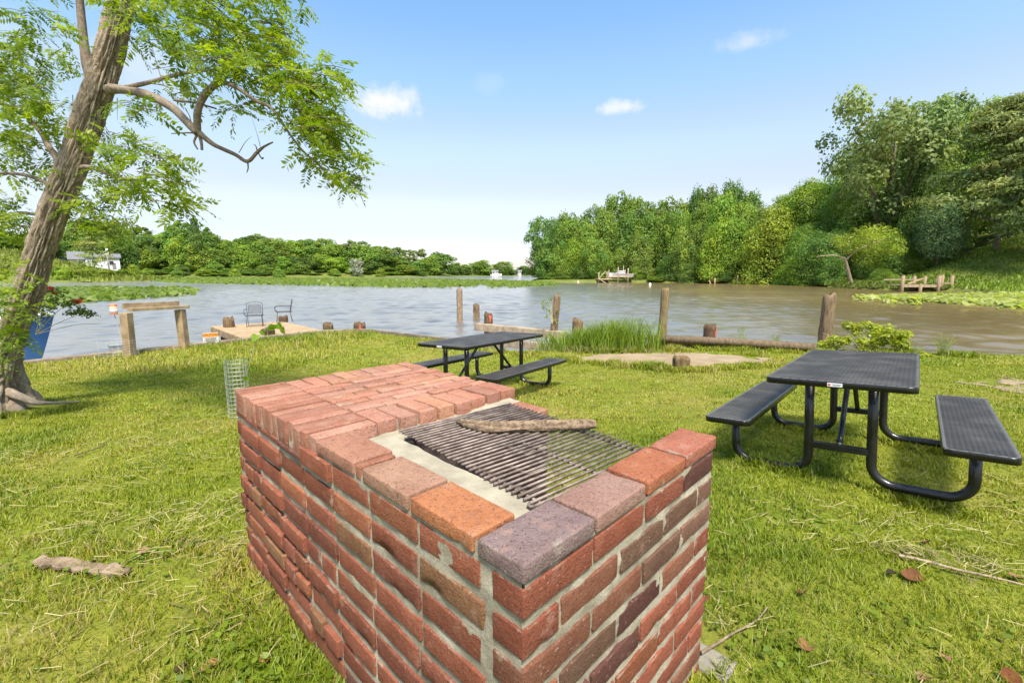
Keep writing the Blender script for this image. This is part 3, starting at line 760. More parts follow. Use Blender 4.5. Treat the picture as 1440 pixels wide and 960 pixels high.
TWIGS = [[(348, 227, TY - .65, .014), (349, 236, TY - .65, .010), (347, 243, TY - .65, .006)], [(362, 214, TY - .65, .01), (360, 206, TY - .65, .008), (357, 203, TY - .65, .005)],
 [(280, 188, TY - .65, .03), (283, 200, TY - .65, .022), (284, 211, TY - .65, .02)], [(277, 190, TY - .65, .02), (273, 200, TY - .66, .015), (278, 210, TY - .66, .012)],
 [(276, 187, TY - .65, .014), (260, 187, TY - .65, .011), (241, 188, TY - .65, .007)], [(246, 141, TY - .5, .02), (275, 145, TY - .55, .016), (304, 153, TY - .6, .012)],
 [(370, 222, TY - .64, .008), (369, 222, TY - .64, .007), (371, 222, TY - .62, .006)], [(362, 213, TY - .65, .01), (368, 223, TY - .64, .009), (371, 222, TY - .63, .005)],
 [(270, 176, TY - .62, .008), (266, 162, TY - .62, .006), (262, 156, TY - .62, .004)], [(336, 215, TY - .65, .006), (345, 200, TY - .65, .004), (354, 192, TY - .65, .002)],
 [(366, 206, TY - .62, .005), (362, 190, TY - .62, .003), (355, 168, TY - .62, .0015)], [(160, 240, TY, .01), (140, 205, TY, .008), (132, 180, TY, .006)], [(230, 120, TY - .4, .006), (222, 95, TY - .4, .005), (212, 60, TY - .4, .003)]]
for nm, px in LIMBS.items(): limb('limb', px, .5 if 'dead' in nm else .62).build('limb', M['bark'], tree, True)
for px in TWIGS: limb('twig', px, .45).build('twig', M['bark'], tree, True)

def compound_leaves(pos, dirs, length, rng, npair=7, lw=.30, colf=None):
    """pinnate leaves: for every (pos, dir) a drooping rib with pairs of narrow leaflets; returns V, F, C"""
    N = len(pos); Vs, Cs = [], []
    down = np.array([0, 0, -1.0])
    d = dirs / np.linalg.norm(dirs, axis=1, keepdims=True)
    side = np.cross(d, down); side /= np.maximum(np.linalg.norm(side, axis=1, keepdims=True), 1e-6)
    roll = rng.normal(0, .5, N)[:, None]; up0 = np.cross(side, d)
    side, up = side * np.cos(roll) + up0 * np.sin(roll), up0 * np.cos(roll) - side * np.sin(roll)
    col = colf(N)
    for k in range(npair * 2 + 1):
        tip = k == npair * 2
        t_ = .22 + .78 * ((k // 2 + .5) / npair) if not tip else 1.0
        sg = 0 if tip else (1 if k % 2 else -1)
        base = pos + d * (length * t_)[:, None] + down * (length * .28 * t_ * t_)[:, None]
        ll = length * .30 * (1 - .35 * abs(t_ - .55)) * rng.uniform(.8, 1.15, N)
        ld = d * (.45 if not tip else 1.0) + side * sg * 1.0 + down * .28 + rng.normal(0, .16, (N, 3))
        ld /= np.linalg.norm(ld, axis=1, keepdims=True)
        wd = np.cross(ld, up); wd /= np.maximum(np.linalg.norm(wd, axis=1, keepdims=True), 1e-6); wd = wd + rng.normal(0, .25, (N, 3))
        w = (ll * lw)[:, None]; l_ = ll[:, None]
        q = np.stack([base, base + ld * l_ * .5 + wd * w * .5, base + ld * l_, base + ld * l_ * .5 - wd * w * .5], 1)
        Vs.append(q.reshape(-1, 3)); c = col * rng.uniform(.85, 1.15, (N, 1)); Cs.append(np.repeat(np.concatenate([c, np.zeros((N, 1))], 1), 4, 0))
    V = np.concatenate(Vs); return V, np.arange(len(V)).reshape(-1, 4), np.concatenate(Cs)
def locust_col(rng, dark=0.0):
    def f(N):
        t_ = rng.random((N, 1)); a = np.array([.10, .165, .012]); b = np.array([.27, .335, .026])
        return (a + (b - a) * t_) * (1 - dark)
    return f
rng = np.random.default_rng(5)
# leafy sprays: (px, py, half width, half height in photo pixels, count of sprays, depth)
BLOBS = [(215, 12, 60, 30, 20, TY - .1), (300, 14, 70, 34, 30, TY - .5), (375, 10, 50, 30, 14, TY - .7), (260, 50, 55, 26, 15, TY - .4), (330, 58, 65, 40, 28, TY - .8),
 (395, 60, 24, 26, 10, TY - .9), (345, 88, 40, 24, 16, TY - .8), (395, 105, 34, 30, 17, TY - .9), (425, 125, 34, 34, 15, TY - 1.0), (440, 165, 38, 30, 17, TY - 1.0), (418, 158, 34, 26, 10, TY - .9),
 (465, 190, 30, 30, 15, TY - 1.05), (478, 225, 26, 28, 12, TY - 1.1), (490, 255, 14, 18, 6, TY - 1.1), (445, 225, 20, 18, 5, TY - 1.0), (455, 105, 24, 14, 5, TY - 1.0), (466, 110, 14, 22, 5, TY - 1.0),
 (262, 105, 28, 20, 6, TY - .4), (240, 130, 30, 10, 3, TY - .4), (335, 145, 12, 12, 3, TY - .8),
 (30, 20, 50, 30, 8, TY + .2), (60, 60, 50, 30, 8, TY + .1), (92, 90, 26, 40, 5, TY), (30, 95, 45, 30, 18, TY + .2), (40, 130, 48, 32, 22, TY + .2), (-20, 110, 45, 60, 15, TY + .3), (75, 150, 30, 30, 8, TY),
 (20, 175, 45, 30, 12, TY + .2), (90, 185, 20, 22, 4, TY - .1), (30, 215, 40, 22, 8, TY + .1), (-20, 220, 40, 50, 9, TY + .1), (60, 250, 36, 16, 4, TY),
 (160, 205, 24, 26, 8, TY - .4), (190, 215, 30, 18, 8, TY - .6), (225, 235, 28, 20, 9, TY - .7), (252, 272, 24, 22, 8, TY - .8), (205, 265, 34, 18, 9, TY - .7), (165, 262, 28, 16, 6, TY - .5), (150, 232, 20, 10, 3, TY - .3),
 (135, 285, 35, 20, 10, TY - .2), (160, 320, 30, 14, 10, TY + .2), (110, 300, 24, 14, 6, TY - .2), (20, 290, 45, 16, 11, TY + .2), (25, 325, 40, 14, 9, TY + .3), (-25, 300, 40, 40, 10, TY + .2),
 (165, -40, 120, 40, 26, TY), (300, -50, 120, 40, 26, TY - .5), (40, -50, 90, 40, 14, TY), (200, -140, 140, 60, 30, TY), (190, 40, 24, 26, 5, TY - .15), (170, 145, 16, 12, 3, TY), (200, 155, 22, 12, 3, TY - .2)]
PX_M = 640.0 / TY
pos, dirs, tw = [], [], MB()
for (px, py, hw, hh, cnt, Y) in BLOBS:
    for _ in range(int(cnt * (.70 if py > -20 else .3)) + 1):
        r_ = math.sqrt(rng.random()); a = rng.random() * 2 * math.pi
        c = L(px + hw * r_ * math.cos(a), py + hh * r_ * math.sin(a), Y + rng.normal(0, .3))
        # a twig a quarter of a metre long with leaves along it
        outw = Vector((c.x - (P3[150].x if len(P3) > 150 else 0), rng.normal(0, .6), -.25)); outw = Vector((rng.normal(outw.x * .35, .6), rng.normal(0, .6), rng.normal(-.15, .3))).normalized()
        Lt = rng.uniform(.18, .36); a0 = c - outw * Lt * .5
        tw.tube([a0, a0 + outw * Lt * .5 + Vector((0, 0, .015)), a0 + outw * Lt], [.0045, .003, .0015], 4, (.45, .42, .32, 0), False)
        for k in range(rng.integers(4, 7)):
            t_ = k / 8; p = a0 + outw * Lt * min(t_, 1)
            sd_ = Vector((rng.normal(), rng.normal(), rng.normal(0, .5))); dd = (outw * .7 + sd_ * .65).normalized()
            pos.append(tuple(p)); dirs.append(tuple(dd))
pos = np.array(pos); dirs = np.array(dirs)
V, F, C = compound_leaves(pos, dirs, rng.uniform(.15, .27, len(pos)), rng, 8, .33, locust_col(rng))
obj('leaves', mesh_np('leaves', V, F, M['leaf_near'], C), tree)
tag(tw.build('twigs', M['bark'], tree), kind='stuff')

# sprout of the same kind in front of the trunk
spr = thing('locust_sapling', 'bright green leafy sapling growing in front of the leaning tree trunk', 'sapling', (D(-12, 570, 4.7).x, 4.7, -.08))
sb = Vector(spr.location); pos, dirs = [], []; st = MB()
for (px, py) in ((30, 385), (15, 400), (45, 430), (20, 440), (5, 425), (38, 470), (15, 480), (-5, 455), (25, 410), (8, 500), (30, 455), (-15, 400), (-20, 480), (5, 395), (-10, 430), (20, 425)):
    tip = D(px - 10, py, 4.7 + rng.normal(0, .12)) - sb; base = Vector((rng.normal(0, .05), 0, 0))
    q = smooth_path([tuple(base), tuple(base.lerp(tip, .6) + Vector((-.12, 0, .06))), tuple(tip)], 5); st.tube([Vector(p) for p in q], [.008, .008, .007, .006, .006, .005, .005, .004, .004, .003, .003], 5, (.5, .55, .2, 0), False)
    for k in range(7): pos.append(tuple(tip + Vector((rng.normal(0, .05), rng.normal(0, .06), rng.normal(0, .04))))); dirs.append((rng.normal(.35, .7), rng.normal(-.1, .6), rng.normal(0, .35)))
V, F, C = compound_leaves(np.array(pos), np.array(dirs), rng.uniform(.16, .26, len(pos)), rng, 6, .36, locust_col(rng))
obj('leaves', mesh_np('leaves', V, F, M['leaf_near'], C), spr); st.build('stem', M['dry'], spr)

# ------------------------------------------------------------------ generic small plants
def leaf_cloud(centers, rad, n, size, rng, c1, c2, up=.5, aspect=.6):
    centers = np.array(centers); k = rng.integers(0, len(centers), n); rad = np.array(rad)
    d = rng.normal(size=(n, 3)); d /= np.linalg.norm(d, axis=1, keepdims=True)
    p = centers[k] + d * rad[k] * (rng.random((n, 1)) ** .4)
    nr = d + np.array([0, 0, up]) + rng.normal(0, .45, (n, 3)); nr /= np.linalg.norm(nr, axis=1, keepdims=True)
    a = np.cross(nr, rng.normal(size=(n, 3))); a /= np.linalg.norm(a, axis=1, keepdims=True); b = np.cross(nr, a)
    s = (size * rng.uniform(.6, 1.3, n))[:, None]
    V = np.stack([p - a * s * .5, p + b * s * aspect * .5, p + a * s * .5, p - b * s * aspect * .5], 1).reshape(-1, 3)
    t_ = rng.random((n, 1)); lob = rng.uniform(.8, 1.2, (len(centers), 1))[k]
    c = (np.array(c1) + (np.array(c2) - np.array(c1)) * t_) * lob
    return V, np.arange(n * 4).reshape(-1, 4), np.repeat(np.concatenate([c, np.zeros((n, 1))], 1), 4, 0)
def grass_clump(n, rx, ry, h, w, rng, c1, c2, lean=.35, seg=4):
    """arching strap leaves"""
    x = rng.normal(0, rx * .5, n); y = rng.normal(0, ry * .5, n); a = rng.random(n) * 2 * math.pi; hh = h * rng.uniform(.55, 1.1, n); ln = lean * rng.uniform(.2, 1.3, n) * hh
    Vs = []; t_ = rng.random((n, 1)); c = np.array(c1) + (np.array(c2) - np.array(c1)) * t_
    ww = w * rng.uniform(.6, 1.2, n); pa = rng.random(n) * math.pi
    rows = []
    for k in range(seg + 1):
        f = k / seg; cx = x + np.cos(a) * ln * f ** 2; cy = y + np.sin(a) * ln * f ** 2; cz = hh * (f - .18 * f ** 3)
        wk = ww * (1 - f) ** .6 * .5 if k < seg else ww * 0.02
        rows.append(np.stack([np.stack([cx - np.cos(pa) * wk, cy - np.sin(pa) * wk, cz], -1), np.stack([cx + np.cos(pa) * wk, cy + np.sin(pa) * wk, cz], -1)], 1))
    V = np.stack(rows, 1).reshape(n, -1, 3); F = []
    base = (np.arange(n) * 2 * (seg + 1))[:, None]
    for k in range(seg): F.append(base + np.array([2 * k, 2 * k + 1, 2 * k + 3, 2 * k + 2]))
    cc = np.repeat(np.concatenate([c, np.zeros((n, 1))], 1), 2 * (seg + 1), 0)
    return V.reshape(-1, 3), np.concatenate(F), cc

# ------------------------------------------------------------------ bulkhead of the near bank
def wbar(mb, a, b, w, h, k=1.0, bev=.012): 
    c = (k, k * random.uniform(.97, 1.03), k * random.uniform(.95, 1.05), 0); mb.bar(a, b, w, h, c, bev)
bh = thing('timber_bulkhead', 'low weathered timber bulkhead along the left lawn edge up to the dock', 'bulkhead', (-9.98, 9.1, -.33))
b0 = Vector(bh.location); mbc, mbf = MB(), MB()
seg = [(-14.2, 3.55), (-9.98, 9.06), (-7.9, 11.66), (-6.0, 14.06), (-5.1, 14.5), (-4.5, 14.42)]
for i, (p, q) in enumerate(zip(seg[:-1], seg[1:])):
    a = Vector((p[0], p[1], -.33)) - b0; b = Vector((q[0], q[1], -.33)) - b0
    wbar(mbc, a, b, .2, .10, random.uniform(.7, .85)); d = (b - a).normalized(); nn = Vector((-d.y, d.x, 0))
    wbar(mbf, a + nn * .12 + Vector((0, 0, -.45)), b + nn * .12 + Vector((0, 0, -.45)), .06, .75, .6)
mbc.build('cap_timber', M['wood'], bh); mbf.build('face_boards', M['wood'], bh)
bh2 = thing('timber_bulkhead', 'thin weathered edging timber from the dock corner towards the far picnic table', 'bulkhead', (-4.4, 14.3, -.35))
b0 = Vector(bh2.location); mbc = MB()
for p, q in (((-4.42, 14.36), (-1.78, 12.42)), ((-1.78, 12.42), (-.8, 11.2))):
    wbar(mbc, Vector((*p, -.35)) - b0, Vector((*q, -.35)) - b0, .10, .14, .7); wbar(mbc, Vector((p[0] + .05, p[1] + .06, -.8)) - b0, Vector((q[0] + .05, q[1] + .06, -.8)) - b0, .05, .8, .5)
mbc.build('edging_board', M['wood'], bh2)
def beam(px0, px1, z, w, h, label, k=1.0, grp=None):
    a, b = P(*px0, z), P(*px1, z); o = Vector(((a.x + b.x) / 2, (a.y + b.y) / 2, z)); mb = MB()
    n_ = 10
    c = (k, k, k, 0); mb.bar(a - o, b - o, w, h, c, .02)
    ob = mb.build('timber_beam', M['wood'], None); ob.location = o
    return tag(ob, label, 'beam', grp)
beam((671, 459), (795, 472), -.42, .30, .26, 'long sawn timber beam at the water behind the far picnic table', 1.05)
beam((690, 481), (800, 489), -.52, .22, .20, 'low timber sill beside the muddy slip behind the far picnic table', .8)
b1 = P(912, 476, -.16); b2 = P(1145, 488, -.24)
rb = thing('timber_beam', 'long dark weathered log beam between the reeds and the thick post', 'beam', ((b1.x + b2.x) / 2, (b1.y + b2.y) / 2, -.3))
o = Vector(rb.location); m1 = MB()
m1.tube([b1 - o, (b1 + b2) / 2 - o + Vector((0, 0, .02)), b2 - o], [.108, .102, .092], 14, (.62, .58, .52, 0), True, lambda s, a, p: 1 + .07 * float(fbm(a * 2, s * 20, 0, 91, 3))); m1.build('log', M['post'], rb, True)
m1 = MB(); wbar(m1, b1 - o + Vector((0, .1, -.5)), b2 - o + Vector((0, .1, -.45)), .06, .8, .45); m1.build('face_board', M['wood'], rb)

# ------------------------------------------------------------------ posts, stubs
def post(name, label, cat, loc, top, r, k=(1, 1, 1), lean=(0, 0), group=None, rough=.10, orange=False, square=False, zb=-1.6):
    mb = MB(); o = Vector((loc[0], loc[1], WZ if zb < -1 else zb)); h = top - o.z
    seed = random.random() * 50; pts = [Vector((lean[0] * t_, lean[1] * t_, h * t_ - (.5 if t_ == 0 else 0))) for t_ in np.linspace(0, 1, 26)]
    def dp(s, a, p):
        q = 1.0
        if square: q = min(1 / max(abs(math.cos(a)), abs(math.sin(a))), 1.32) * .86
        return q * (1 + rough * float(fbm(math.cos(a) * 2.5 + seed, math.sin(a) * 2.5, s * h * 3, 95, 3)) * 2) * (1 - .10 * max(0, s - .93) / .07)
    mb.tube(pts, [r] * 25 + [r * .9], 28, (*k, 0), True, dp)
    # ragged weathered top
    V = mb.v[-1]
    msk = V[:, 2] > h * .93
    V[msk, 2] += (.10 * r / .12 * fbm(V[msk, 0] * 11 + seed, V[msk, 1] * 11, 0, 96, 2))
    ob = mb.build(name, M['post'], None, True); ob.location = o
    tag(ob, label, cat, group)
    if orange:
        pm = MB(); nx0 = Vector((orange[0], orange[1], 0)).normalized(); ty = nx0.cross(Vector((0, 0, 1)))
        q = []
        for k_ in range(18):
            a = k_ / 18 * 2 * math.pi; rr = 1 + .35 * math.sin(3 * a + seed) + .15 * math.sin(5 * a)
            u_ = math.cos(a) * r * .30 * rr; w_ = math.sin(a) * r * .75 * rr
            ang = u_ / r; dirv = nx0 * math.cos(ang) + ty * math.sin(ang)
            q.append(dirv * r * 1.07 + Vector((lean[0], lean[1], h - r * 1.1 + w_)))
        cen = nx0 * r * 1.10 + Vector((lean[0], lean[1], h - r * 1.1))
        pm.add([tuple(p) for p in q] + [tuple(cen)], [(i, (i + 1) % 18, 18) for i in range(18)], (.50, .11, .055, 0))
        sp = pm.build('paint_mark', M['paint'], ob)
    return ob
def at(px, Y): return D(px, 470, Y)[:2]
G1 = 'tall weathered mooring posts'
def ptop(px, py, Y): return D(px, py, Y).z
post('mooring_post', 'tall straight grey mooring post standing out in open water behind the far picnic table', 'post', at(647, 24.5), ptop(647, 405, 24.5), .155, (.8, .78, .74), (0, 0), G1)
pv = post('mooring_post', 'leaning mooring post with a sprig of vine on its left side', 'post', at(777, 14.2), ptop(781, 415, 14.2), .115, (.72, .66, .56), (.12, 0), G1)
post('mooring_post', 'tall mossy square edged post beside the reeds', 'post', at(931, 13.0), ptop(934, 405, 13.0), .115, (.78, .75, .52), (.03, 0), G1)
post('mooring_post', 'thickest brown weathered post with a split top, behind the near picnic table', 'post', at(1160, 12.1), ptop(1161, 413, 12.1), .155, (.75, .68, .58), (.02, 0), G1, .14)
G2 = 'short piling stubs along the bank'
post('piling_stub', 'tiny broken piling stump poking out of the water beside the tall grey post', 'piling stub', at(670, 25.5), ptop(670, 428, 25.5), .15, (.55, .5, .42), (0, 0), G2, .4)
post('piling_stub', 'piling stub with a red orange paint mark at the left end of the sawn beam', 'piling stub', at(687, 16.2), ptop(687, 440, 16.2), .155, (.45, .36, .32), (0, 0), G2, .08, (.55, -1))
post('piling_stub', 'grey piling stub standing among the tall reeds', 'piling stub', at(812, 14.2), ptop(812, 449, 14.2), .165, (.62, .55, .42), (0, 0), G2)
post('piling_stub', 'dark piling stub with an orange paint mark behind the log beam', 'piling stub', at(998, 12.6), ptop(998, 457, 12.6), .165, (.42, .34, .30), (0, 0), G2, .08, (.9, -.9))
post('piling_stub', 'square weathered stub standing on the bare dirt patch', 'piling stub', P(957, 521, -.34)[:2], ptop(957, 498, 8.75), .155, (.62, .55, .40), (0, 0), G2, .08, False, True, -.4)
post('piling_stub', 'mossy piling stub at the corner of the bank right of the dock', 'piling stub', at(462, 14.6), ptop(462, 455, 14.6), .16, (.5, .44, .34), (0, 0), G2)
post('piling_stub', 'dark piling stub with a narrow red stripe at the bank corner', 'piling stub', at(506, 14.6), ptop(506, 454, 14.6), .185, (.45, .38, .32), (0, 0), G2, .07, (.5, -1))
post('piling_stub', 'dark mossy stump at the inner end of the dock in front of the chairs', 'piling stub', at(377, 13.6), ptop(377, 462, 13.6), .185, (.25, .2, .17), (0, 0), G2, .12)
post('piling_stub', 'weathered piling stub at the left side of the dock', 'piling stub', at(323, 15.5), ptop(323, 447, 15.5), .175, (.6, .53, .42), (0, 0), G2)
post('piling_stub', 'dark piling stub at the far end of the dock under the right chair', 'piling stub', at(400, 18.5), ptop(399, 445, 18.5), .17, (.38, .3, .24), (0, 0), G2)
# vine on the leaning post
vn = thing('vine', 'pale green vine sprig climbing the leaning mooring post', 'vine', (*at(772, 14.1), -.2))
rg = np.random.default_rng(3); vb = Vector(vn.location); cen = [tuple(D(px, py, 14.05) - vb) for px, py in ((770, 425), (766, 432), (772, 438), (769, 445), (774, 420), (764, 426), (781, 452), (783, 440))]
V, F, C = leaf_cloud(cen, np.array([[.09, .06, .10]] * len(cen)), 170, .065, rg, (.16, .19, .05), (.32, .33, .14)); obj('leaves', mesh_np('leaves', V, F, M['leaf_near'], C), vn)
sm = MB()
for k in range(5): sm.tube([Vector((.15, .05, -.1)), Vector((.02 + k * .02, 0, .4)), Vector((-.12 + k * .06, 0, .75 + .05 * k))], [.008, .006, .003], 5, (.5, .48, .3, 0), False)
sm.build('stem', M['dry'], vn)

# ------------------------------------------------------------------ dock with two chairs
DA = math.atan2(.78, .625)
DA = R(44)
dk = thing('dock', 'square wooden floating dock platform at the lawn edge carrying two metal chairs', 'dock', (-6.50, 13.3, -.36), DA)
DWd, DLn = 2.35, 4.5        # along the bank (x), out over the water (y)
dm = MB()
nbd = 32
for i in range(nbd):
    y = .05 + i * DLn / nbd; k = random.uniform(.85, 1.12)
    dm.box((0, y + DLn / nbd / 2, 0), (DWd, DLn / nbd - .008, .035), None, (k, k * .98, k * .94, 0), .003)
dm.build('deck', M['deck'], dk)
jm = MB()
for x in (-DWd / 2 + .02, DWd / 2 - .02): jm.box((x, DLn / 2 + .05, -.11), (.05, DLn, .17), None, (.8, .75, .65, 0), .005)
jm.box((0, DLn + .03, -.11), (DWd - .1, .05, .17), None, (.8, .75, .65, 0), .005)
jm.build('frame', M['wood'], dk)
for x, y in ((-.9, .9), (.9, .9), (-.9, 3.9), (.9, 3.9)):
    pm = MB(); pm.tube([(x, y, -1.3), (x, y, -.03)], .13, 14, (.3, .25, .2, 0)); pm.build('piling', M['post'], dk, True)
cbm = MB(); cbm.bar((-1.1, .9, -.75), (-.9, 1.6, -.2), .05, .12, (.35, .3, .25, 0)); cbm.build('brace', M['wood'], dk)
def make_chair(label):
    c = thing('metal_chair', label, 'chair', (0, 0, 0), 0, 'metal chairs on the dock')
    fr = MB(); r = .011
    for sx in (-1, 1):
        fr2 = MB(); fr2.tube([(sx * .25, -.27, 0), (sx * .26, -.24, .2), (sx * .25, -.22, .42)], r, 8); fr2.build('front_leg', M['iron'], c, True)
        fr2 = MB(); fr2.tube([(sx * .25, .30, 0), (sx * .25, .26, .2), (sx * .24, .23, .42)], r, 8); fr2.build('rear_leg', M['iron'], c, True)
        am = MB(); am.tube([Vector(p) for p in smooth_path([(sx * .25, -.22, .42), (sx * .29, -.30, .50), (sx * .30, -.30, .60), (sx * .30, -.22, .65), (sx * .30, 0, .645), (sx * .27, .27, .64)], 5)], .013, 8); am.build('armrest', M['iron'], c, True)
    bk = MB(); out = [(-.24, .23, .42), (-.26, .28, .66), (-.26, .32, .84), (-.18, .335, .885), (0, .34, .90), (.18, .335, .885), (.26, .32, .84), (.26, .28, .66), (.24, .23, .42)]
    bk.tube([Vector(p) for p in smooth_path(out, 4)], r, 8); bk.tube([Vector(p) for p in smooth_path([(-.2, .26, .5), (-.21, .3, .72), (-.17, .315, .79), (0, .32, .82), (.17, .315, .79), (.21, .3, .72), (.2, .26, .5)], 4)], .007, 6)
    for i in range(15):
        x = -.2 + i * .4 / 14; bk.tube([(x, .25, .46), (x, .315, .80 - abs(x) * .12)], .0042, 4, (1, 1, 1, 0), False)
    for i in range(9):
        z = .48 + i * .038; y = .252 + (z - .46) * .19; bk.tube([(-.205, y, z), (.205, y, z)], .0042, 4, (1, 1, 1, 0), False)
    bk.build('backrest', M['iron'], c, True)
    se = MB(); se.tube([Vector(p) for p in smooth_path([(-.25, -.24, .42), (.25, -.24, .42), (.25, .24, .42), (-.25, .24, .42), (-.25, -.24, .42)], 2)], r, 8)
    for i in range(17): se.tube([(-.24 + i * .03, -.24, .425), (-.24 + i * .03, .24, .418)], .005, 4, (1, 1, 1, 0), False)
    for i in range(17): se.tube([(-.25, -.24 + i * .03, .421), (.25, -.24 + i * .03, .421)], .005, 4, (1, 1, 1, 0), False)
    se.build('seat', M['iron'], c, True)
    return c
c1 = make_chair('grey wrought iron mesh armchair seen from behind, left on the dock')
c2 = copy_tree(c1); c2['label'] = 'grey wrought iron mesh armchair turned to the left, right on the dock'
q = P(359, 459, -.345); c1.location = q; c1.rotation_euler = (0, 0, R(205 - 180)); c1.scale = (.92,) * 3
q = P(400, 453, -.345); c2.location = q; c2.rotation_euler = (0, 0, R(-62)); c2.scale = (.95,) * 3

# ------------------------------------------------------------------ timber goalpost frame, box, cage, sign, marker
fA, fB = P(183, 501, -.36), P(260, 489, -.36)
gf = thing('timber_stand', 'brown timber frame of two square posts with a beam across, beside the water', 'timber frame', ((fA.x + fB.x) / 2, (fA.y + fB.y) / 2, -.36))
o = Vector(gf.location); ft = (D(180, 436, fA.y).z, D(260, 432, fB.y).z)
for p, zt in ((fA, ft[0]), (fB, ft[1])):
    m_ = MB(); dx = .03 if p is fA else -.02
    m_.bar(p - o + Vector((0, 0, -.3)), Vector((p.x - o.x + dx, p.y - o.y, zt - o.z - .06)), .17, .17, (1, .9, .75, 0), .008); m_.build('post', M['wood'], gf)
da = (fB - fA); da.z = 0; da.normalize(); m_ = MB()
m_.bar(Vector((fA.x, fA.y, ft[0])) - o + da * .10, Vector((fB.x, fB.y, ft[1])) - o + da * .16, .20, .07, (1.1, 1.0, .82, 0), .006); m_.build('shelf_plank', M['wood'], gf)
m_ = MB(); off = Vector((-da.y, da.x, 0)) * .12 + Vector((0, 0, .085)); m_.bar(Vector((fA.x, fA.y, ft[0])) - o + da * .05 + off, Vector((fB.x, fB.y, ft[1])) - o + da * .05 + off, .06, .12, (1.0, .92, .78, 0), .006); m_.build('back_plank', M['wood'], gf)
bx = P(162, 497, -.36) + Vector((-.1, .3, 0)); m_ = MB(); m_.box((0, 0, .05), (.42, .3, .22), Matrix.Rotation(.9, 3, 'Z'), (1, 1, 1, 0), .012); m_.box((0, 0, .165), (.45, .33, .025), Matrix.Rotation(.9, 3, 'Z'), (1.1, 1.1, 1.1, 0), .006)
M['greybox'] = simple('grey_plastic', (.17, .175, .175), (.22, .225, .22), 4, .6, None, .1, 30, .003, .3)
ob = m_.build('storage_box', M['greybox']); ob.location = bx; tag(ob, 'small dark grey plastic box sitting on the bulkhead beside the timber frame', 'box')
def wire_cage(label, loc, rx, h, step=.055, n=22, r=.0012):
    c = MB(); z = 0
    for k in range(n): a = 2 * math.pi * k / n; c.tube([(rx * math.cos(a), rx * math.sin(a), -.02), (rx * math.cos(a), rx * math.sin(a), h)], r, 4, (1, 1, 1, 0), False)
    while z < h:
        c.tube([(rx * math.cos(a), rx * math.sin(a), z) for a in np.linspace(0, 2 * math.pi, 25)], r, 4, (1, 1, 1, 0), False); z += step
    ob = c.build('wire_cage', M['wire']); ob.location = loc; return tag(ob, label, 'wire cage', 'wire plant cages')
q = P(168, 503, -.36); wire_cage('wide see through wire plant cage beside the left post of the timber frame', q, .34, .42)
q = P(338, 588, -.1); cage2 = wire_cage('narrow wire mesh cage around a sapling left of the barbecue', (q.x, q.y, float(lawn_z(q.x, q.y))), .108, .66, .045, 18)
sp = thing('sapling', 'thin sapling with a few heart shaped leaves in a narrow wire cage', 'sapling', (q.x + .02, q.y, float(lawn_z(q.x, q.y))))
o = Vector(sp.location); tip = D(385, 452, 4.75) - o; m_ = MB(); stp = smooth_path([(0, 0, 0), (.05, 0, .35), tuple(D(352, 510, 4.75) - o), tuple(D(362, 475, 4.75) - o), tuple(tip)], 5)
m_.tube([Vector(p) for p in stp], [.007 - .0045 * i / len(stp) for i in range(len(stp))], 6, (.4, .36, .22, 0), False); m_.build('stem', M['dry'], sp)
m_ = MB()
for px, py, s in ((361, 471, .085), (377, 459, .09), (390, 455, .085), (397, 461, .08), (368, 464, .07), (345, 545, .08), (352, 515, .07), (341, 560, .09), (348, 530, .06), (384, 456, .07)):
    c = D(px, py, 4.75 + random.uniform(-.06, .06)) - o; e1 = Vector((random.uniform(-.5, .9), random.uniform(-.6, .6), random.uniform(-.9, -.2))).normalized(); e2 = e1.cross(Vector((random.uniform(-.4, .4), 1, .2))).normalized(); nrm = e1.cross(e2) * .12
    prof = [(0, 0), (-.06, .38), (.2, .5), (.55, .36), (1, 0), (.55, -.36), (.2, -.5), (-.06, -.38)]
    pts = [c + e1 * s * a + e2 * s * b for a, b in prof]; g = random.uniform(.85, 1.15)
    m_.add([tuple(p + nrm * s * (1 if abs(b) > .1 else 0)) for p, (a, b) in zip(pts, prof)], [(0, 1, 2, 3, 4), (0, 4, 5, 6, 7)], (.17 * g, .27 * g, .02, 0))
m_.build('leaves', M['leaf_near'], sp)

def text_mesh(txt, size, mat, parent, loc, rot, name='lettering', ext=.002):
    cu = bpy.data.curves.new('txt', 'FONT'); cu.body = txt; cu.size = size; cu.align_x = 'CENTER'; cu.align_y = 'CENTER'; cu.extrude = ext; cu.offset = size * .012
    tmp = bpy.data.objects.new('txt', cu); COL.objects.link(tmp); dg = bpy.context.evaluated_depsgraph_get()
    me = bpy.data.meshes.new_from_object(tmp.evaluated_get(dg)); bpy.data.objects.remove(tmp); me.materials.clear(); me.materials.append(mat)
    ob = obj(name, me, parent); ob.location = loc; ob.rotation_euler = rot; return ob
sgp = P(291, 487, -.36) + Vector((-.03, .22, 0)); sgn = thing('caution_sign', 'small orange and white caution sign fixed to the bulkhead left of the dock', 'sign', (sgp.x, sgp.y, -.36), R(32))
SW_, SH_ = .34, .27; z0 = .05
m_ = MB(); m_.box((0, .02, z0 + SH_ / 2), (SW_, .02, SH_), None, (.58, .57, .52, 0)); m_.build('sign_panel', M['paint'], sgn)
m_ = MB(); m_.box((0, .007, z0 + SH_ * .80), (SW_ - .01, .006, SH_ * .36), None, (.85, .30, .04, 0)); m_.build('sign_header', M['paint'], sgn)
M['ink'] = simple('sign_ink', (.03, .028, .025), (.04, .035, .03), 5, .6, None, 0)
text_mesh('CAUTION', .078, M['ink'], sgn, (0, .003, z0 + SH_ * .80), (R(90), 0, 0))
m_ = MB()
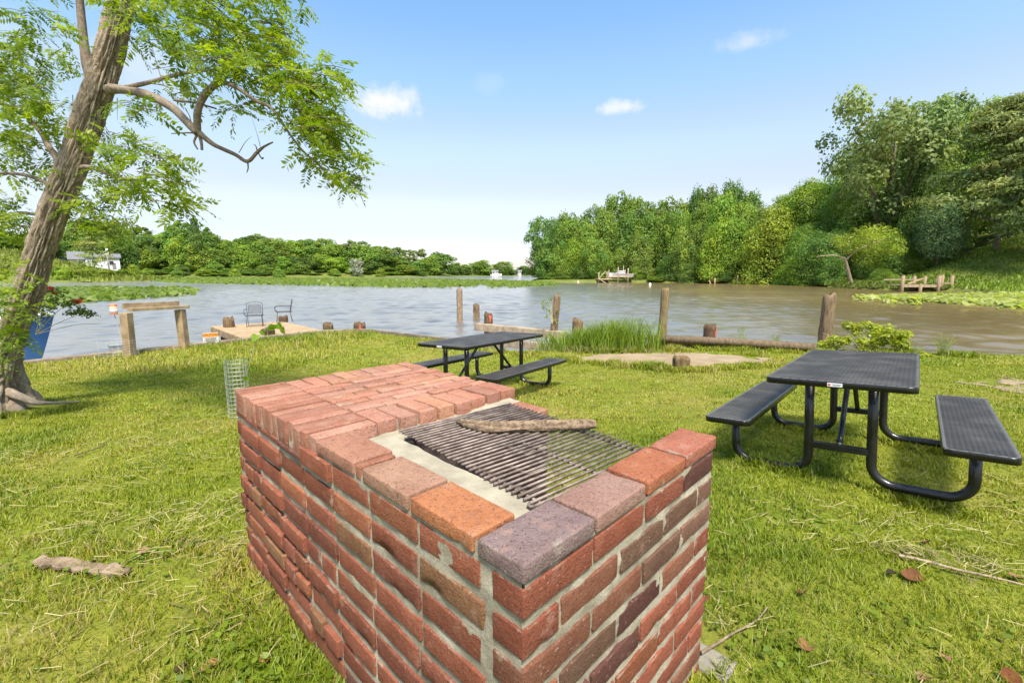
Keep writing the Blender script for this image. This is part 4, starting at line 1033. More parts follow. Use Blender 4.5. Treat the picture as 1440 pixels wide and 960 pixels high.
for k, w in enumerate((.26, .22, .27, .18)): m_.box((0, .008, z0 + .13 - k * .03), (w, .004, .012), None, (1, 1, 1, 0))
m_.build('small_print', M['ink'], sgn)
m_ = MB()
for x in (-.12, .12): m_.box((x, .045, z0 - .12), (.03, .03, .4), None, (.6, .55, .45, 0))
m_.build('stake', M['wood'], sgn)
mk = thing('water_marker', 'orange and white marker on a thin pole left of the brown timber frame', 'marker', (D(164, 470, 13).x, 13, WZ))
o = Vector(mk.location); a = D(160, 436, 13) - o; m_ = MB(); m_.tube([a + Vector((0, 0, -.13)), a + Vector((0, 0, .13))], .085, 16, (.78, .34, .20, 0)); m_.build('float', M['paint'], mk, True)
m_ = MB(); m_.tube([a + Vector((0, 0, .13)), a + Vector((0, 0, .17))], .09, 16, (.60, .22, .10, 0)); m_.build('cap', M['paint'], mk, True); m_ = MB(); m_.tube([a + Vector((0, 0, -.06)), a + Vector((0, 0, .03))], .088, 16, (.62, .55, .48, 0)); m_.build('band', M['paint'], mk, True)
m_ = MB(); m_.tube([(0.25, 0, -.4), (.12, 0, .6), a + Vector((0, 0, -.13))], .012, 6, (.35, .33, .3, 0)); m_.build('pole', M['dry'], mk)

# ------------------------------------------------------------------ blue boat behind the trunk
bt = thing('boat', 'blue hulled boat with a white rim moored behind the leaning tree trunk', 'boat', (-10.6, 10.2, WZ))
o = Vector(bt.location)
bow_t = D(76, 443, 10.9); bow_b = D(40, 494, 10.7)
axd = Vector((-.86, -.5, 0)).normalized(); sdv = Vector((.5, -.86, 0)).normalized()
secs = []
for i in range(14):
    f = i / 13; wdt = .95 * min(1, (f / .55)) ** .6 + .012; kx = 4.6 * f
    top = bow_t + axd * kx; top.z = bow_t.z - .10 * math.sin(f * math.pi * .6); keel = Vector((bow_b.x, bow_b.y, 0)) + axd * (kx * 1.0); keel.z = WZ - .12
    row = []
    for s in np.linspace(-1, 1, 15):
        fl = abs(s) ** 1.6; p = keel.lerp(Vector((top.x, top.y, 0)), fl); p = Vector((p.x, p.y, keel.z + (top.z - keel.z) * abs(s) ** 1.9)) + sdv * (wdt * s * (.9 + .1 * fl)); row.append(p - o)
    secs.append(row)
V = [tuple(p) for r_ in secs for p in r_]; n = 15; F = [(i * n + k, i * n + k + 1, (i + 1) * n + k + 1, (i + 1) * n + k) for i in range(13) for k in range(n - 1)]
hm = MB(); C = [(.012, .085, .24, 0) if p[2] > .18 else (.7, .7, .7, 0) for p in V]; hm.add(V, F, np.array(C)); hm.build('hull', M['paint'], bt, True)
rm = MB()
for k in (0, n - 1): rm.tube([r_[k] + Vector((0, 0, .02)) for r_ in secs], .035, 8, (.75, .75, .74, 0))
rm.build('gunwale', M['paint'], bt, True)
dm_ = MB(); V = []
for r_ in secs: V += [tuple(r_[0] + Vector((0, 0, -.06))), tuple(r_[-1] + Vector((0, 0, -.06)))]
dm_.add(V, [(2 * i, 2 * i + 1, 2 * i + 3, 2 * i + 2) for i in range(13)], (.6, .6, .58, 0)); dm_.build('deck', M['paint'], bt)

# rose bush between trunk and water
rose = thing('rose_bush', 'sprawling rose branch with a pink and an orange red bloom right of the leaning trunk', 'rose bush', (D(30, 500, 6.4).x, 6.4, -.18))
o = Vector(rose.location); rg = np.random.default_rng(9)
cpx = [(72, 408), (85, 412), (98, 424), (110, 432), (122, 440), (80, 430), (68, 432), (100, 440), (92, 428), (75, 420), (115, 438), (128, 443), (62, 440)]
cen = [tuple(D(a, b, 6.4 + rg.normal(0, .08)) - o) for a, b in cpx]
V, F, C = leaf_cloud(cen, np.array([[.10, .12, .055]] * len(cen)), 560, .048, rg, (.045, .075, .012), (.12, .17, .03)); obj('leaves', mesh_np('leaves', V, F, M['leaf_near'], C), rose)
m_ = MB()
for a, b in ((70, 410), (125, 441), (100, 425), (142, 455), (80, 432)):
    q = smooth_path([tuple(D(50, 470, 6.4) - o), tuple((D(50, 470, 6.4) - o) * .4 + (D(a, b, 6.4) - o) * .6 + Vector((0, 0, .04))), tuple(D(a, b, 6.4) - o)], 5); m_.tube([Vector(p) for p in q], [.0045] * 5 + [.0035] * 4 + [.002] * 2, 5, (.3, .26, .15, 0), False)
m_.build('cane', M['dry'], rose)
for a, b, col, s in ((69, 406, (.62, .04, .09), .052), (109, 424, (.62, .12, .05), .05), (76, 411, (.6, .16, .06), .03), (103, 423, (.55, .10, .05), .03)):
    c = D(a, b, 6.34) - o; V, F, C = leaf_cloud([tuple(c)], np.array([[s, s, s * .8]]), 46, s * .95, rg, col, tuple(q * .75 for q in col), .8, .9); obj('bloom', mesh_np('bloom', V, F, M['leaf_near'], C), rose)
# ------------------------------------------------------------------ reeds, shrub, weeds at the water
rg = np.random.default_rng(12)
rd = thing('reed_clump', 'tall bright green reed clump with dry straw at its foot beside the dirt patch', 'reeds', (2.15, 10.9, -.40)); 
V, F, C = grass_clump(1900, 1.25, .42, .90, .022, rg, (.12, .20, .015), (.25, .33, .035), .42); V2, F2, C2 = grass_clump(700, 1.3, .36, .30, .014, rg, (.26, .24, .10), (.38, .33, .17), .9)
V[:, 0] = np.clip(V[:, 0], -1.7, 1.5); Vx = V.copy()
V[:, 2] *= (.72 + .4 * sstep(V[:, 0], -1.2, .8))
obj('blades', mesh_np('blades', V, F, M['blade'], C), rd); V2[:, 1] -= .22; V2[:, 0] = np.clip(V2[:, 0], -1.75, 1.5); obj('dry_stalks', mesh_np('dry_stalks', V2, F2, M['blade'], C2), rd)
V, F, C = grass_clump(60, .5, .2, .95, .006, rg, (.2, .25, .05), (.3, .3, .12), .3); obj('seed_stems', mesh_np('seed_stems', V, F, M['blade'], C), rd)
sh = thing('shrub', 'low rounded yellow green broadleaf shrub at the water behind the near picnic table', 'shrub', (8.55, 10.75, -.40))
cen, rad = [], []
for k in range(40):
    x = rg.uniform(-.95, .85); hm_ = .60 * math.sqrt(max(0, 1 - (x / 1.0) ** 2)) + .08; z = rg.uniform(.05, hm_); cen.append((x, rg.normal(0, .25), z)); rad.append((.16, .16, .11))
V, F, C = leaf_cloud(cen, np.array(rad), 4400, .07, rg, (.17, .23, .012), (.40, .41, .03), .9, .75); obj('leaves', mesh_np('leaves', V, F, M['leaf_near'], C), sh)
m_ = MB()
for k in range(12): m_.tube([Vector((rg.normal(0, .12), rg.normal(0, .1), 0)), Vector((rg.normal(0, .4), rg.normal(0, .2), .45))], [.012, .005], 5, (.4, .36, .2, 0), False)
m_.build('stem', M['dry'], sh)
def wispy(label, px, Y, h, n, zb=-.4, spread=.3):
    w_ = thing('weed', label, 'weed', (D(px, 490, Y).x, Y, zb), 0, 'wispy weeds at the waterline'); stm = MB(); P_, Dd = [], []
    for k in range(n):
        a = rg.random() * 6.28; tp = Vector((math.cos(a) * spread * rg.random(), math.sin(a) * spread * .5 * rg.random(), h * rg.uniform(.6, 1))); stm.tube([Vector((0, 0, 0)), tp * .5 + Vector((0, 0, .04)), tp], [.006, .004, .002], 4, (.35, .4, .12, 0), False)
        for j in range(14): f = .25 + .75 * j / 13; P_.append(tuple(tp * f)); Dd.append((rg.normal(), rg.normal(), .5))
    V, F, C = compound_leaves(np.array(P_), np.array(Dd), rg.uniform(.06, .13, len(P_)), rg, 4, .22, lambda N: np.array([.12, .17, .02]) + rg.random((N, 1)) * np.array([.14, .12, .03]))
    obj('leaves', mesh_np('leaves', V, F, M['leaf_near'], C), w_); stm.build('stem', M['dry'], w_); return w_
wispy('feathery pale green weed by the water, right of the rounded shrub', 1327, 10.1, .55, 14)
wispy('small feathery weed behind the log beam beside the orange marked stub', 1041, 12.0, .5, 7, -.45, .16)
wispy('tiny sparse weed behind the log beam, left of the thickest post', 1092, 11.8, .28, 5, -.35, .2)
wispy('low weedy tuft between the rounded shrub and the feathery weed', 1285, 10.3, .26, 8, -.4, .35)

# ------------------------------------------------------------------ trees of the far banks
CH_ = 2.6     # crown meshes: half width 1, height 2.6, foot at 0
def crown_mesh(name, seed, n, leaf, kind='broad', nlobe=46, zlo=.35):
    rg = np.random.default_rng(seed)
    z = rg.uniform(zlo, 1.0, nlobe) ** .9; z = np.clip(z, zlo, .97)
    u_ = (z - zlo) / (1 - zlo)
    if kind == 'broad': prof = np.sqrt(np.clip(1 - (2 * u_ - .9) ** 2 / 1.25, .02, 1))
    elif kind == 'tall': prof = .78 * np.sqrt(np.clip(1 - (2 * u_ - .8) ** 2 / 1.5, .03, 1))
    elif kind == 'bush': prof = np.sqrt(np.clip(1 - u_ ** 2, .03, 1))
    elif kind == 'pine': prof = (1 - u_) ** .7 * .95 + .06
    else: prof = np.sqrt(np.clip(1 - (2 * u_ - 1.25) ** 2 / 1.7, .04, 1))
    a = rg.random(nlobe) * 2 * math.pi
    rr = prof * rg.uniform(.45, .98, nlobe) * (1 + .16 * np.sin(2 * a + seed) + .10 * np.sin(3 * a + seed * 2))
    c = np.stack([rr * np.cos(a), rr * np.sin(a), z * CH_], -1)
    lr = rg.uniform(.13, .34, nlobe) * (.8 if kind == 'airy' else 1)
    lv = 1.0
    if kind == 'pine': lr *= 1.1; lv = .32
    w = lr ** 2 / np.sum(lr ** 2); k = rg.choice(nlobe, n, p=w)
    d = rg.normal(size=(n, 3)); d[:, 2] = np.where(d[:, 2] < -.3, d[:, 2] * .4, d[:, 2]) + .25; d /= np.linalg.norm(d, axis=1, keepdims=True)
    lump = 1 + .45 * fbm(d[:, 0] * 2.2 + k * 3.1, d[:, 1] * 2.2, d[:, 2] * 2.2, 101, 2)
    rad = rg.uniform(.62, 1.06, n) ** .6 * lump; stray = rg.random(n) < .14; rad = np.where(stray, rad * rg.uniform(1.05, 1.35, n), rad)
    p = c[k] + d * (lr[k] * rad)[:, None] * np.array([1, 1, lv * 1.15])
    # twigs and leaves between the main clumps
    fill = rg.random(n) < (.12 if kind in ('airy', 'pine') else .36)
    zf = rg.uniform(zlo * .8, .97, n); uf = np.clip((zf - zlo) / (1 - zlo), 0, 1); pf = np.interp(uf, np.sort(u_), prof[np.argsort(u_)])
    af = rg.random(n) * 2 * math.pi; wob = 1 + .16 * np.sin(2 * af + seed) + .10 * np.sin(3 * af + seed * 2) + .22 * fbm(af * 3, zf * 9, seed, 103, 3)
    rf = pf * wob * (rg.random(n) ** .35) * .95
    pfill = np.stack([rf * np.cos(af), rf * np.sin(af), zf * CH_], -1); dfill = np.stack([np.cos(af) * .9, np.sin(af) * .9, .3 + 0 * af], -1)
    p = np.where(fill[:, None], pfill, p); d = np.where(fill[:, None], dfill, d)
    out = c[k] * np.array([1, 1, 0]); out /= np.maximum(np.linalg.norm(out, axis=1, keepdims=True), 1e-6)
    nr = d * .8 + out * .35 + np.array([0, 0, .16]) + rg.normal(0, .5, (n, 3)); nr /= np.linalg.norm(nr, axis=1, keepdims=True)
    t1_ = np.cross(nr, rg.normal(size=(n, 3))); t1_ /= np.linalg.norm(t1_, axis=1, keepdims=True); t2_ = np.cross(nr, t1_)
    s = (leaf * rg.uniform(.55, 1.35, n))[:, None]
    if kind == 'pine': asp = .35
    else: asp = .7
    bend = nr * s * .12
    V = np.stack([p - t1_ * s * .5 - bend, p + t2_ * s * asp * .5, p + t1_ * s * .5 - bend, p - t2_ * s * asp * .5], 1).reshape(-1, 3)
    lob = np.where(fill, rg.uniform(.85, 1.1, n), rg.uniform(.74, 1.25, nlobe)[k]); hue = rg.normal(0, .12, nlobe)[k] + rg.normal(0, .06, n)
    col = np.stack([lob * (1 + hue), lob * (1 + hue * .3), lob * (1 - hue * .5)], -1) * rg.uniform(.85, 1.15, (n, 1))
    C = np.repeat(np.concatenate([col, np.zeros((n, 1))], 1), 4, 0)
    tr = MB(); tops = c[np.argsort(-lr)[:9]]; hb = CH_ * max(zlo, .16)
    lean = np.array([rg.normal(0, .04), rg.normal(0, .04)])
    tp = [(lean[0] * f, lean[1] * f, f * CH_ * .86) for f in np.linspace(0, 1, 9)]; tr.tube([(tp[0][0], tp[0][1], -.12)] + tp[1:], [.075 * (1 - .86 * f) + .004 for f in np.linspace(0, 1, 9)], 8)
    for q in tops:
        f = rg.uniform(.35, .62) * min(1, q[2] / CH_ / .8); st = np.array([lean[0] * f, lean[1] * f, CH_ * .86 * f]); md = st * .45 + q * .55 + np.array([0, 0, -.08]); tr.tube([tuple(st), tuple(md), tuple(q)], [.032, .02, .006], 5, (1, 1, 1, 0), False)
    return mesh_np(name, V, np.arange(n * 4).reshape(-1, 4), M['leaf'], C), tr.mesh('trunk', M['bark_far'], True)
CR = {}
for i, kd in enumerate(('broad', 'tall', 'broad', 'airy', 'bush')):
    CR['far', kd if ('far', kd) not in CR else kd + '2'] = crown_mesh('crown', 200 + i, 6500, .12, kd, 46, .06 if kd != 'bush' else .02)
    CR['mid', kd if ('mid', kd) not in CR else kd + '2'] = crown_mesh('crown', 300 + i, 10500, .085, kd, 90, .08 if kd != 'bush' else .02)
    CR['near', kd if ('near', kd) not in CR else kd + '2'] = crown_mesh('crown', 400 + i, 19000, .060, kd, 110, .18 if kd != 'bush' else .02)
CR['near', 'pine'] = crown_mesh('crown', 431, 22000, .075, 'pine', 110, .22)
CR['far', 'pine'] = crown_mesh('crown', 433, 3500, .13, 'pine', 60, .1)
CR['near', 'spread'] = crown_mesh('crown', 437, 15000, .058, 'airy', 60, .45)
GREENS = {'bright': (.205, .290, .034), 'mid': (.165, .250, .038), 'deep': (.120, .200, .038), 'yellow': (.25, .315, .034), 'grey': (.20, .255, .085), 'blue': (.165, .25, .105)}
def far_tree(name, cat, label, group, lod, kind, px, Y, top_py, half_px, tint, base_z=None, rz=None, trunk_k=1.0, xoff=0):
    x = (px - 720) / 640.0 * Y * 1.0
    r0 = pix_ray(px, 384); x = r0.x / r0.y * Y
    z = float(land_z(x, Y)) if base_z is None else base_z
    H = D(px, top_py, Y).z - z; hw = half_px / 640.0 * Y
    t_ = thing(name, label, cat, (x, Y, z - .1), random.random() * 6.28 if rz is None else rz, group)
    cm, tm = CR[lod, kind]
    g = np.array(GREENS[tint]) * np.random.default_rng(int(abs(px * 7 + Y))).uniform(.92, 1.35) * np.random.default_rng(int(abs(px * 3 + Y))).uniform(.93, 1.07, 3)
    sc = Matrix.Diagonal((hw, hw, H / CH_, 1))
    if lod == 'near': g = g * 1.0
    for nm, me in (('crown', cm), ('trunk', tm)):
        o = obj(nm, me, t_); o.color = (*g, 1) if nm == 'crown' else (1, 1, 1, 1)
        o.scale = (hw, hw, H / CH_) if nm == 'crown' else (min(hw, H * .22) * trunk_k, min(hw, H * .22) * trunk_k, H / CH_)
    return t_
ORD = ['first', 'second', 'third', 'fourth', 'fifth', 'sixth', 'seventh', 'eighth', 'ninth', 'tenth', 'eleventh', 'twelfth', 'thirteenth', 'fourteenth', 'fifteenth', 'sixteenth', 'seventeenth', 'eighteenth', 'nineteenth', 'twentieth', 'twenty first', 'twenty second', 'twenty third', 'twenty fourth', 'twenty fifth', 'twenty sixth', 'twenty seventh', 'twenty eighth', 'twenty ninth', 'thirtieth']
TINTW = {'bright': 'bright green', 'mid': 'mid green', 'deep': 'dark green', 'yellow': 'yellow green', 'grey': 'grey green', 'blue': 'bluish green'}
KINDW = {'broad': 'rounded tree', 'broad2': 'rounded tree', 'tall': 'narrow tree', 'airy': 'open tree', 'bush': 'bushy tree', 'pine': 'conifer'}
def tree_row(group, where, pxs, Yf, topf, halff, lod, kinds, tints, seed, name='broadleaf_tree'):
    rg = random.Random(seed)
    for i, px in enumerate(pxs):
        px = px + rg.uniform(-4, 4); kd = rg.choice(kinds); tn = rg.choice(tints)
        lab = '%s %s, %s from the left %s' % (TINTW[tn], KINDW[kd], ORD[i], where)
        if len(lab.split()) > 16: raise ValueError(lab)
        far_tree(name, 'bush' if 'bush' in name else 'tree', lab, group, lod, kd, px, Yf(px) + rg.uniform(-3, 3), topf(px) + rg.uniform(-5, 7), halff * rg.uniform(.85, 1.25), tn)
def itp(tab): xs_ = [a for a, b in tab]; ys_ = [b for a, b in tab]; return lambda x: float(np.interp(x, xs_, ys_))
SKY_L = itp([(0, 318), (60, 330), (100, 318), (150, 305), (190, 314), (215, 330), (240, 326), (262, 316), (300, 328), (330, 334), (350, 337), (375, 330), (400, 332), (430, 336), (460, 340), (490, 343), (515, 339), (540, 346), (570, 351), (590, 358), (620, 357), (640, 364), (660, 370), (700, 371), (745, 374), (780, 375)])
SHO_L = itp([(-60, 118), (30, 135), (90, 150), (190, 203), (300, 212), (420, 235), (500, 255), (600, 285), (660, 345), (740, 430), (800, 450)])
GL = 'trees along the far left shore'
tree_row(GL, 'in the far left back row', [-20, 8, 34, 58, 84, 110, 138, 166, 196, 218, 240, 260, 282, 304, 326, 348, 370, 392, 414, 436, 458, 480, 502, 526, 550, 574], lambda p: SHO_L(p) + 32, SKY_L, 18, 'far', ['broad', 'tall', 'broad2', 'airy'], ['mid', 'deep', 'mid', 'grey'], 1)
tree_row(GL, 'in the far left middle row', [-10, 30, 66, 100, 205, 228, 252, 276, 300, 324, 348, 372, 396, 420, 444, 468, 492, 514, 536, 558, 580], lambda p: SHO_L(p) + 19, lambda p: SKY_L(p) + 8, 22, 'far', ['broad', 'broad2', 'bush'], ['mid', 'mid', 'deep', 'bright'], 14)
tree_row(GL, 'in the far left waterside row', [200, 216, 234, 252, 270, 288, 306, 324, 342, 360, 378, 396, 414, 432, 450, 468, 486, 504, 522, 540, 556, 572, 588], lambda p: SHO_L(p) + 9, lambda p: SKY_L(p) + 15 + (p * 7 % 13) + (4 if p > 500 else 0), 15, 'far', ['broad', 'broad2', 'tall', 'broad'], ['bright', 'mid', 'deep', 'mid', 'bright'], 2)
tree_row('distant trees at the head of the river', 'in the distant row closing the river', [606, 622, 640, 657, 674, 690, 704, 718, 734, 752, 768], lambda p: SHO_L(p) + 14, lambda p: SKY_L(p) + 1, 16, 'far', ['broad', 'broad2', 'tall'], ['mid', 'deep', 'blue'], 3)
tree_row('trees behind the white house', 'right behind the white house', [78, 104, 130, 158, 180], lambda p: 176, lambda p: 334 + (p % 7), 17, 'far', ['broad', 'tall', 'broad2'], ['deep', 'mid'], 4)
far_tree('conifer', 'tree', 'tall dark pointed conifer rising above the waterside trees on the far left shore', None, 'far', 'pine', 281, 216, 306, 14, 'deep')
far_tree('conifer', 'tree', 'greyish conifer standing in front of the white house across the river', None, 'far', 'pine', 134, 152, 326, 22, 'grey')
far_tree('flowering_tree', 'tree', 'small white flowering tree at the water on the far shore', None, 'far', 'airy', 501, 248, 364, 9, 'grey').children[0].color = (.36, .38, .30, 1)
for i, (px, Y, t_, hp, tn) in enumerate(((78, 128, 374, 10, 'bright'), (92, 126, 376, 11, 'yellow'), (108, 128, 376, 10, 'bright'), (126, 132, 374, 9, 'yellow'), (150, 140, 379, 12, 'yellow'), (172, 146, 378, 10, 'bright'), (188, 170, 372, 9, 'yellow'), (206, 196, 378, 10, 'bright'), (535, 258, 377, 8, 'yellow'), (330, 206, 378, 10, 'bright'), (250, 200, 379, 10, 'mid'), (392, 222, 378, 10, 'mid'), (470, 244, 378, 10, 'bright'))):
    far_tree('bank_bush', 'bush', '%s bush low on the far left bank, %s from the left' % (TINTW[tn], ORD[i]), 'bushes on the far left bank', 'far', 'bush', px, Y, t_, hp, tn)

tree_row('low growth along the far left waterline', 'in the low far left waterline growth', list(range(196, 600, 15)), lambda p: SHO_L(p) + 4, lambda p: 371 + (p * 5 % 9) + (3 if p > 480 else 0), 12, 'far', ['bush'], ['mid', 'bright', 'mid', 'deep'], 15, 'waterline_bush')
SKY_R = itp([(745, 352), (752, 332), (765, 314), (780, 305), (800, 300), (830, 298), (845, 287), (860, 280), (880, 281), (900, 287), (920, 291), (935, 284), (950, 278), (970, 278), (990, 268), (1010, 265), (1030, 266), (1050, 276), (1070, 290), (1090, 284), (1110, 272), (1130, 258), (1150, 245), (1170, 212), (1200, 182), (1240, 165), (1270, 150), (1300, 146), (1340, 150), (1370, 148), (1400, 150), (1480, 145)])
SHO_R = itp([(740, 124), (880, 122), (940, 116), (1000, 106), (1060, 100), (1100, 95), (1150, 84), (1195, 76), (1240, 72), (1280, 68), (1440, 62)])
GR = 'trees on the wooded right point'
tree_row(GR, 'in the wooded point back row', [790, 815, 842, 868, 893, 918, 945, 972, 998, 1024, 1050, 1076], lambda p: SHO_R(p) + 32, SKY_R, 24, 'mid', ['broad', 'airy', 'tall', 'airy', 'broad2'], ['deep', 'mid', 'grey', 'deep'], 5)
tree_row(GR, 'in the wooded point middle row', [778, 802, 826, 852, 880, 905, 930, 956, 984, 1012, 1040], lambda p: SHO_R(p) + 17, lambda p: SKY_R(p) + 19, 22, 'mid', ['broad', 'tall', 'broad2'], ['mid', 'bright', 'mid', 'deep'], 6)
tree_row(GR, 'in the wooded point waterside row', [764, 786, 810, 832, 900, 958, 982, 1006, 1030, 1062], lambda p: SHO_R(p) + 6, lambda p: SKY_R(p) + 42, 20, 'mid', ['broad', 'bush', 'broad2'], ['bright', 'mid', 'bright', 'mid'], 7)
far_tree('broadleaf_tree', 'tree', 'dark open crowned tree leaning out at the left tip of the wooded point', GR, 'mid', 'airy', 765, 126, 306, 22, 'deep')
for i, (px, t_, hp, tn, dY) in enumerate(((768, 374, 14, 'mid', 3), (792, 380, 13, 'mid', 2), (815, 372, 15, 'deep', 3), (838, 378, 11, 'bright', 3), (850, 352, 15, 'mid', 9), (872, 350, 16, 'mid', 10), (894, 376, 12, 'bright', 3), (905, 352, 12, 'mid', 7), (922, 388, 14, 'bright', 2), (944, 358, 17, 'deep', 4), (972, 370, 18, 'deep', 3), (1000, 375, 16, 'mid', 4), (1022, 380, 13, 'deep', 4), (1048, 376, 14, 'mid', 9), (1072, 372, 14, 'mid', 8))):
    far_tree('waterside_bush', 'bush', '%s bush overhanging the water, %s from the left along the wooded point' % (TINTW[tn], ORD[i]), 'bushes overhanging the water on the right point', 'mid', 'bush', px, SHO_R(px) + dY, t_, hp, tn)
GH = 'trees on the right hillside'
tree_row(GH, 'in the right hillside top row', [1100, 1128, 1158, 1190, 1222, 1255, 1290, 1325, 1362, 1400, 1440, 1480], lambda p: SHO_R(p) + 36, lambda p: max(SKY_R(p) + (26 if 1150 < p < 1290 else 4), 150), 34, 'near', ['broad', 'tall', 'broad2'], ['mid', 'bright', 'mid', 'grey'], 8)
tree_row(GH, 'in the right hillside middle row', [1108, 1140, 1176, 1212, 1250, 1288, 1328, 1368, 1412, 1455], lambda p: SHO_R(p) + 20, lambda p: SKY_R(p) + 62 + (30 if p > 1180 else 0), 32, 'near', ['broad', 'broad2', 'tall'], ['mid', 'deep', 'bright', 'mid'], 9)
tree_row(GH, 'in the right hillside lowest row', [1098, 1124, 1152, 1178, 1226, 1256], lambda p: SHO_R(p) + 8, lambda p: 318 + (p - 1098) * .1, 28, 'near', ['broad', 'bush', 'broad2'], ['bright', 'mid', 'deep', 'yellow'], 10)
far_tree('willow', 'tree', 'drooping yellow green tree over the water at the cove', None, 'near', 'bush', 1085, SHO_R(1085) + 4, 296, 40, 'yellow')
far_tree('spreading_tree', 'tree', 'wide spreading tree with bare pale limbs against the sky on the right hillside', None, 'near', 'spread', 1236, 92, 150, 82, 'grey', None, 1.2, 1.5)
far_tree('pine_tree', 'tree', 'big soft needled pine tree above the grassy slope at the right edge', None, 'near', 'pine', 1396, 72, 138, 78, 'grey', None, .5, 1.0)
far_tree('pine_tree', 'tree', 'second soft needled pine partly cut by the right picture edge', None, 'near', 'pine', 1462, 64, 190, 60, 'grey', None, 2.5, .8)
far_tree('dogwood_tree', 'tree', 'pale blue green layered tree above the small timber pier', None, 'near', 'broad', 1316, 76, 285, 34, 'blue')
for i, (px, dY, t_, hp, tn) in enumerate(((1130, 2, 352, 26, 'bright'), (1108, 3, 365, 20, 'mid'), (1165, 4, 355, 22, 'deep'), (1220, 8, 362, 20, 'deep'), (1240, 4, 378, 16, 'mid'), (1262, 10, 350, 22, 'mid'), (1292, 10, 362, 22, 'mid'), (1345, 16, 356, 18, 'deep'), (1330, 9, 376, 12, 'bright'), (1435, 26, 345, 26, 'deep'))):
    far_tree('waterside_bush', 'bush', '%s bush at the foot of the right hillside, %s from the left' % (TINTW[tn], ORD[i]), 'bushes at the foot of the right hillside', 'near', 'bush', px, SHO_R(px) + dY, t_, hp, tn)
# small leaning tree over the water
ln = thing('leaning_tree', 'small yellow green tree with a bare pale trunk leaning over the water', 'tree', tuple(D(1199, 407, 76.0)))
o = Vector(ln.location); m_ = MB()
for q, k in (([(1200, 410, 76, .36), (1195, 390, 76, .28), (1189, 367, 76, .22), (1185, 362, 76, .14)], 1), ([(1187, 364, 76, .13), (1172, 359, 76, .10), (1148, 361, 76, .05)], 1), ([(1189, 366, 76, .18), (1205, 352, 76, .13), (1228, 342, 76, .09), (1248, 335, 76, .06)], 1)):
    s_ = smooth_path([(*(D(a, b, Y) - o), r) for a, b, Y, r in q], 4); m_.tube([Vector(p[:3]) for p in s_], [p[3] for p in s_], 8, (1.9, 1.75, 1.5, 0))
m_.build('trunk', M['bark_far'], ln, True)
rg = np.random.default_rng(77); cen = [tuple(D(a, b, 76 + rg.normal(0, 1.2)) - o) for a, b in ((1185, 345), (1195, 336), (1208, 326), (1222, 323), (1238, 322), (1252, 328), (1260, 340), (1245, 345), (1228, 338), (1210, 345), (1196, 350), (1180, 338), (1232, 352), (1252, 352), (1262, 352))]
V, F, C = leaf_cloud(cen, np.array([[1.5, 1.3, 1.0]] * len(cen)), 3000, .30, rg, (.17, .23, .02), (.33, .37, .05), .6); obj('crown', mesh_np('crown', V, F, M['leaf_near'], C), ln)

# ------------------------------------------------------------------ lily beds and marsh in the river
def pads(name, polyp, n, size, h, rng, c1, c2, label=None, flat=.5):
    poly = shore_pts(polyp); xa = [p[0] for p in poly]; ya = [p[1] for p in poly]; cx, cy = np.mean(xa), np.mean(ya)
    X = rng.uniform(min(xa), max(xa), n * 6); Y = rng.uniform(min(ya), max(ya), n * 6)
    w = .6 * size * 5
    ins = in_poly(X + rng.normal(0, size, len(X)), Y + rng.normal(0, size * 2, len(X)), poly) & (fbm(X * .15, Y * .08, 0, 111) > -.32); X, Y = X[ins][:n], Y[ins][:n]; m = len(X)
    dist = np.hypot(X, Y); s = size * rng.uniform(.6, 1.3, m) * (.6 + .4 * dist / dist.mean())
    nr = np.stack([rng.normal(0, flat, m), rng.normal(-.25, flat, m), np.ones(m)], -1); nr /= np.linalg.norm(nr, axis=1, keepdims=True)
    a = np.cross(nr, rng.normal(size=(m, 3))); a /= np.linalg.norm(a, axis=1, keepdims=True); b = np.cross(nr, a); p = np.stack([X, Y, WZ + rng.random(m) * h + .02], -1)
    V = np.stack([p + (a * math.cos(q) + b * math.sin(q) * .85) * s[:, None] * .5 for q in np.arange(6) * math.pi / 3], 1).reshape(-1, 3)
    c = np.array(c1) + (np.array(c2) - np.array(c1)) * rng.random((m, 1)); F = np.arange(m * 6).reshape(-1, 6)
    return tag(obj(name, mesh_np(name, V, F, M['leaf_near'], np.repeat(np.concatenate([c, np.zeros((m, 1))], 1), 6, 0))), kind='stuff')
rg = np.random.default_rng(21)
pads('lily_pads', [(-40, 412), (60, 408), (150, 406.5), (245, 407), (270, 410), (262, 415), (220, 419), (150, 424), (60, 428), (-40, 432)], 5200, .62, .42, rg, (.085, .14, .02), (.20, .26, .05), flat=.6)
pads('marsh_plants', [(180, 392.5), (250, 397.5), (320, 399.5), (400, 401), (480, 403), (560, 404.5), (640, 405), (720, 404), (760, 402.5), (788, 401), (770, 398), (700, 395.5), (600, 394), (480, 392.6), (300, 391.6)], 17000, .85, .5, rg, (.095, .155, .018), (.175, .225, .035), flat=.5)
pads('lily_pads', [(1212, 421.5), (1260, 419), (1320, 417.5), (1400, 416.5), (1520, 415.5), (1520, 437), (1440, 434), (1360, 431.5), (1290, 429), (1230, 425)], 3600, .50, .36, rg, (.20, .25, .04), (.40, .42, .13), flat=.5)
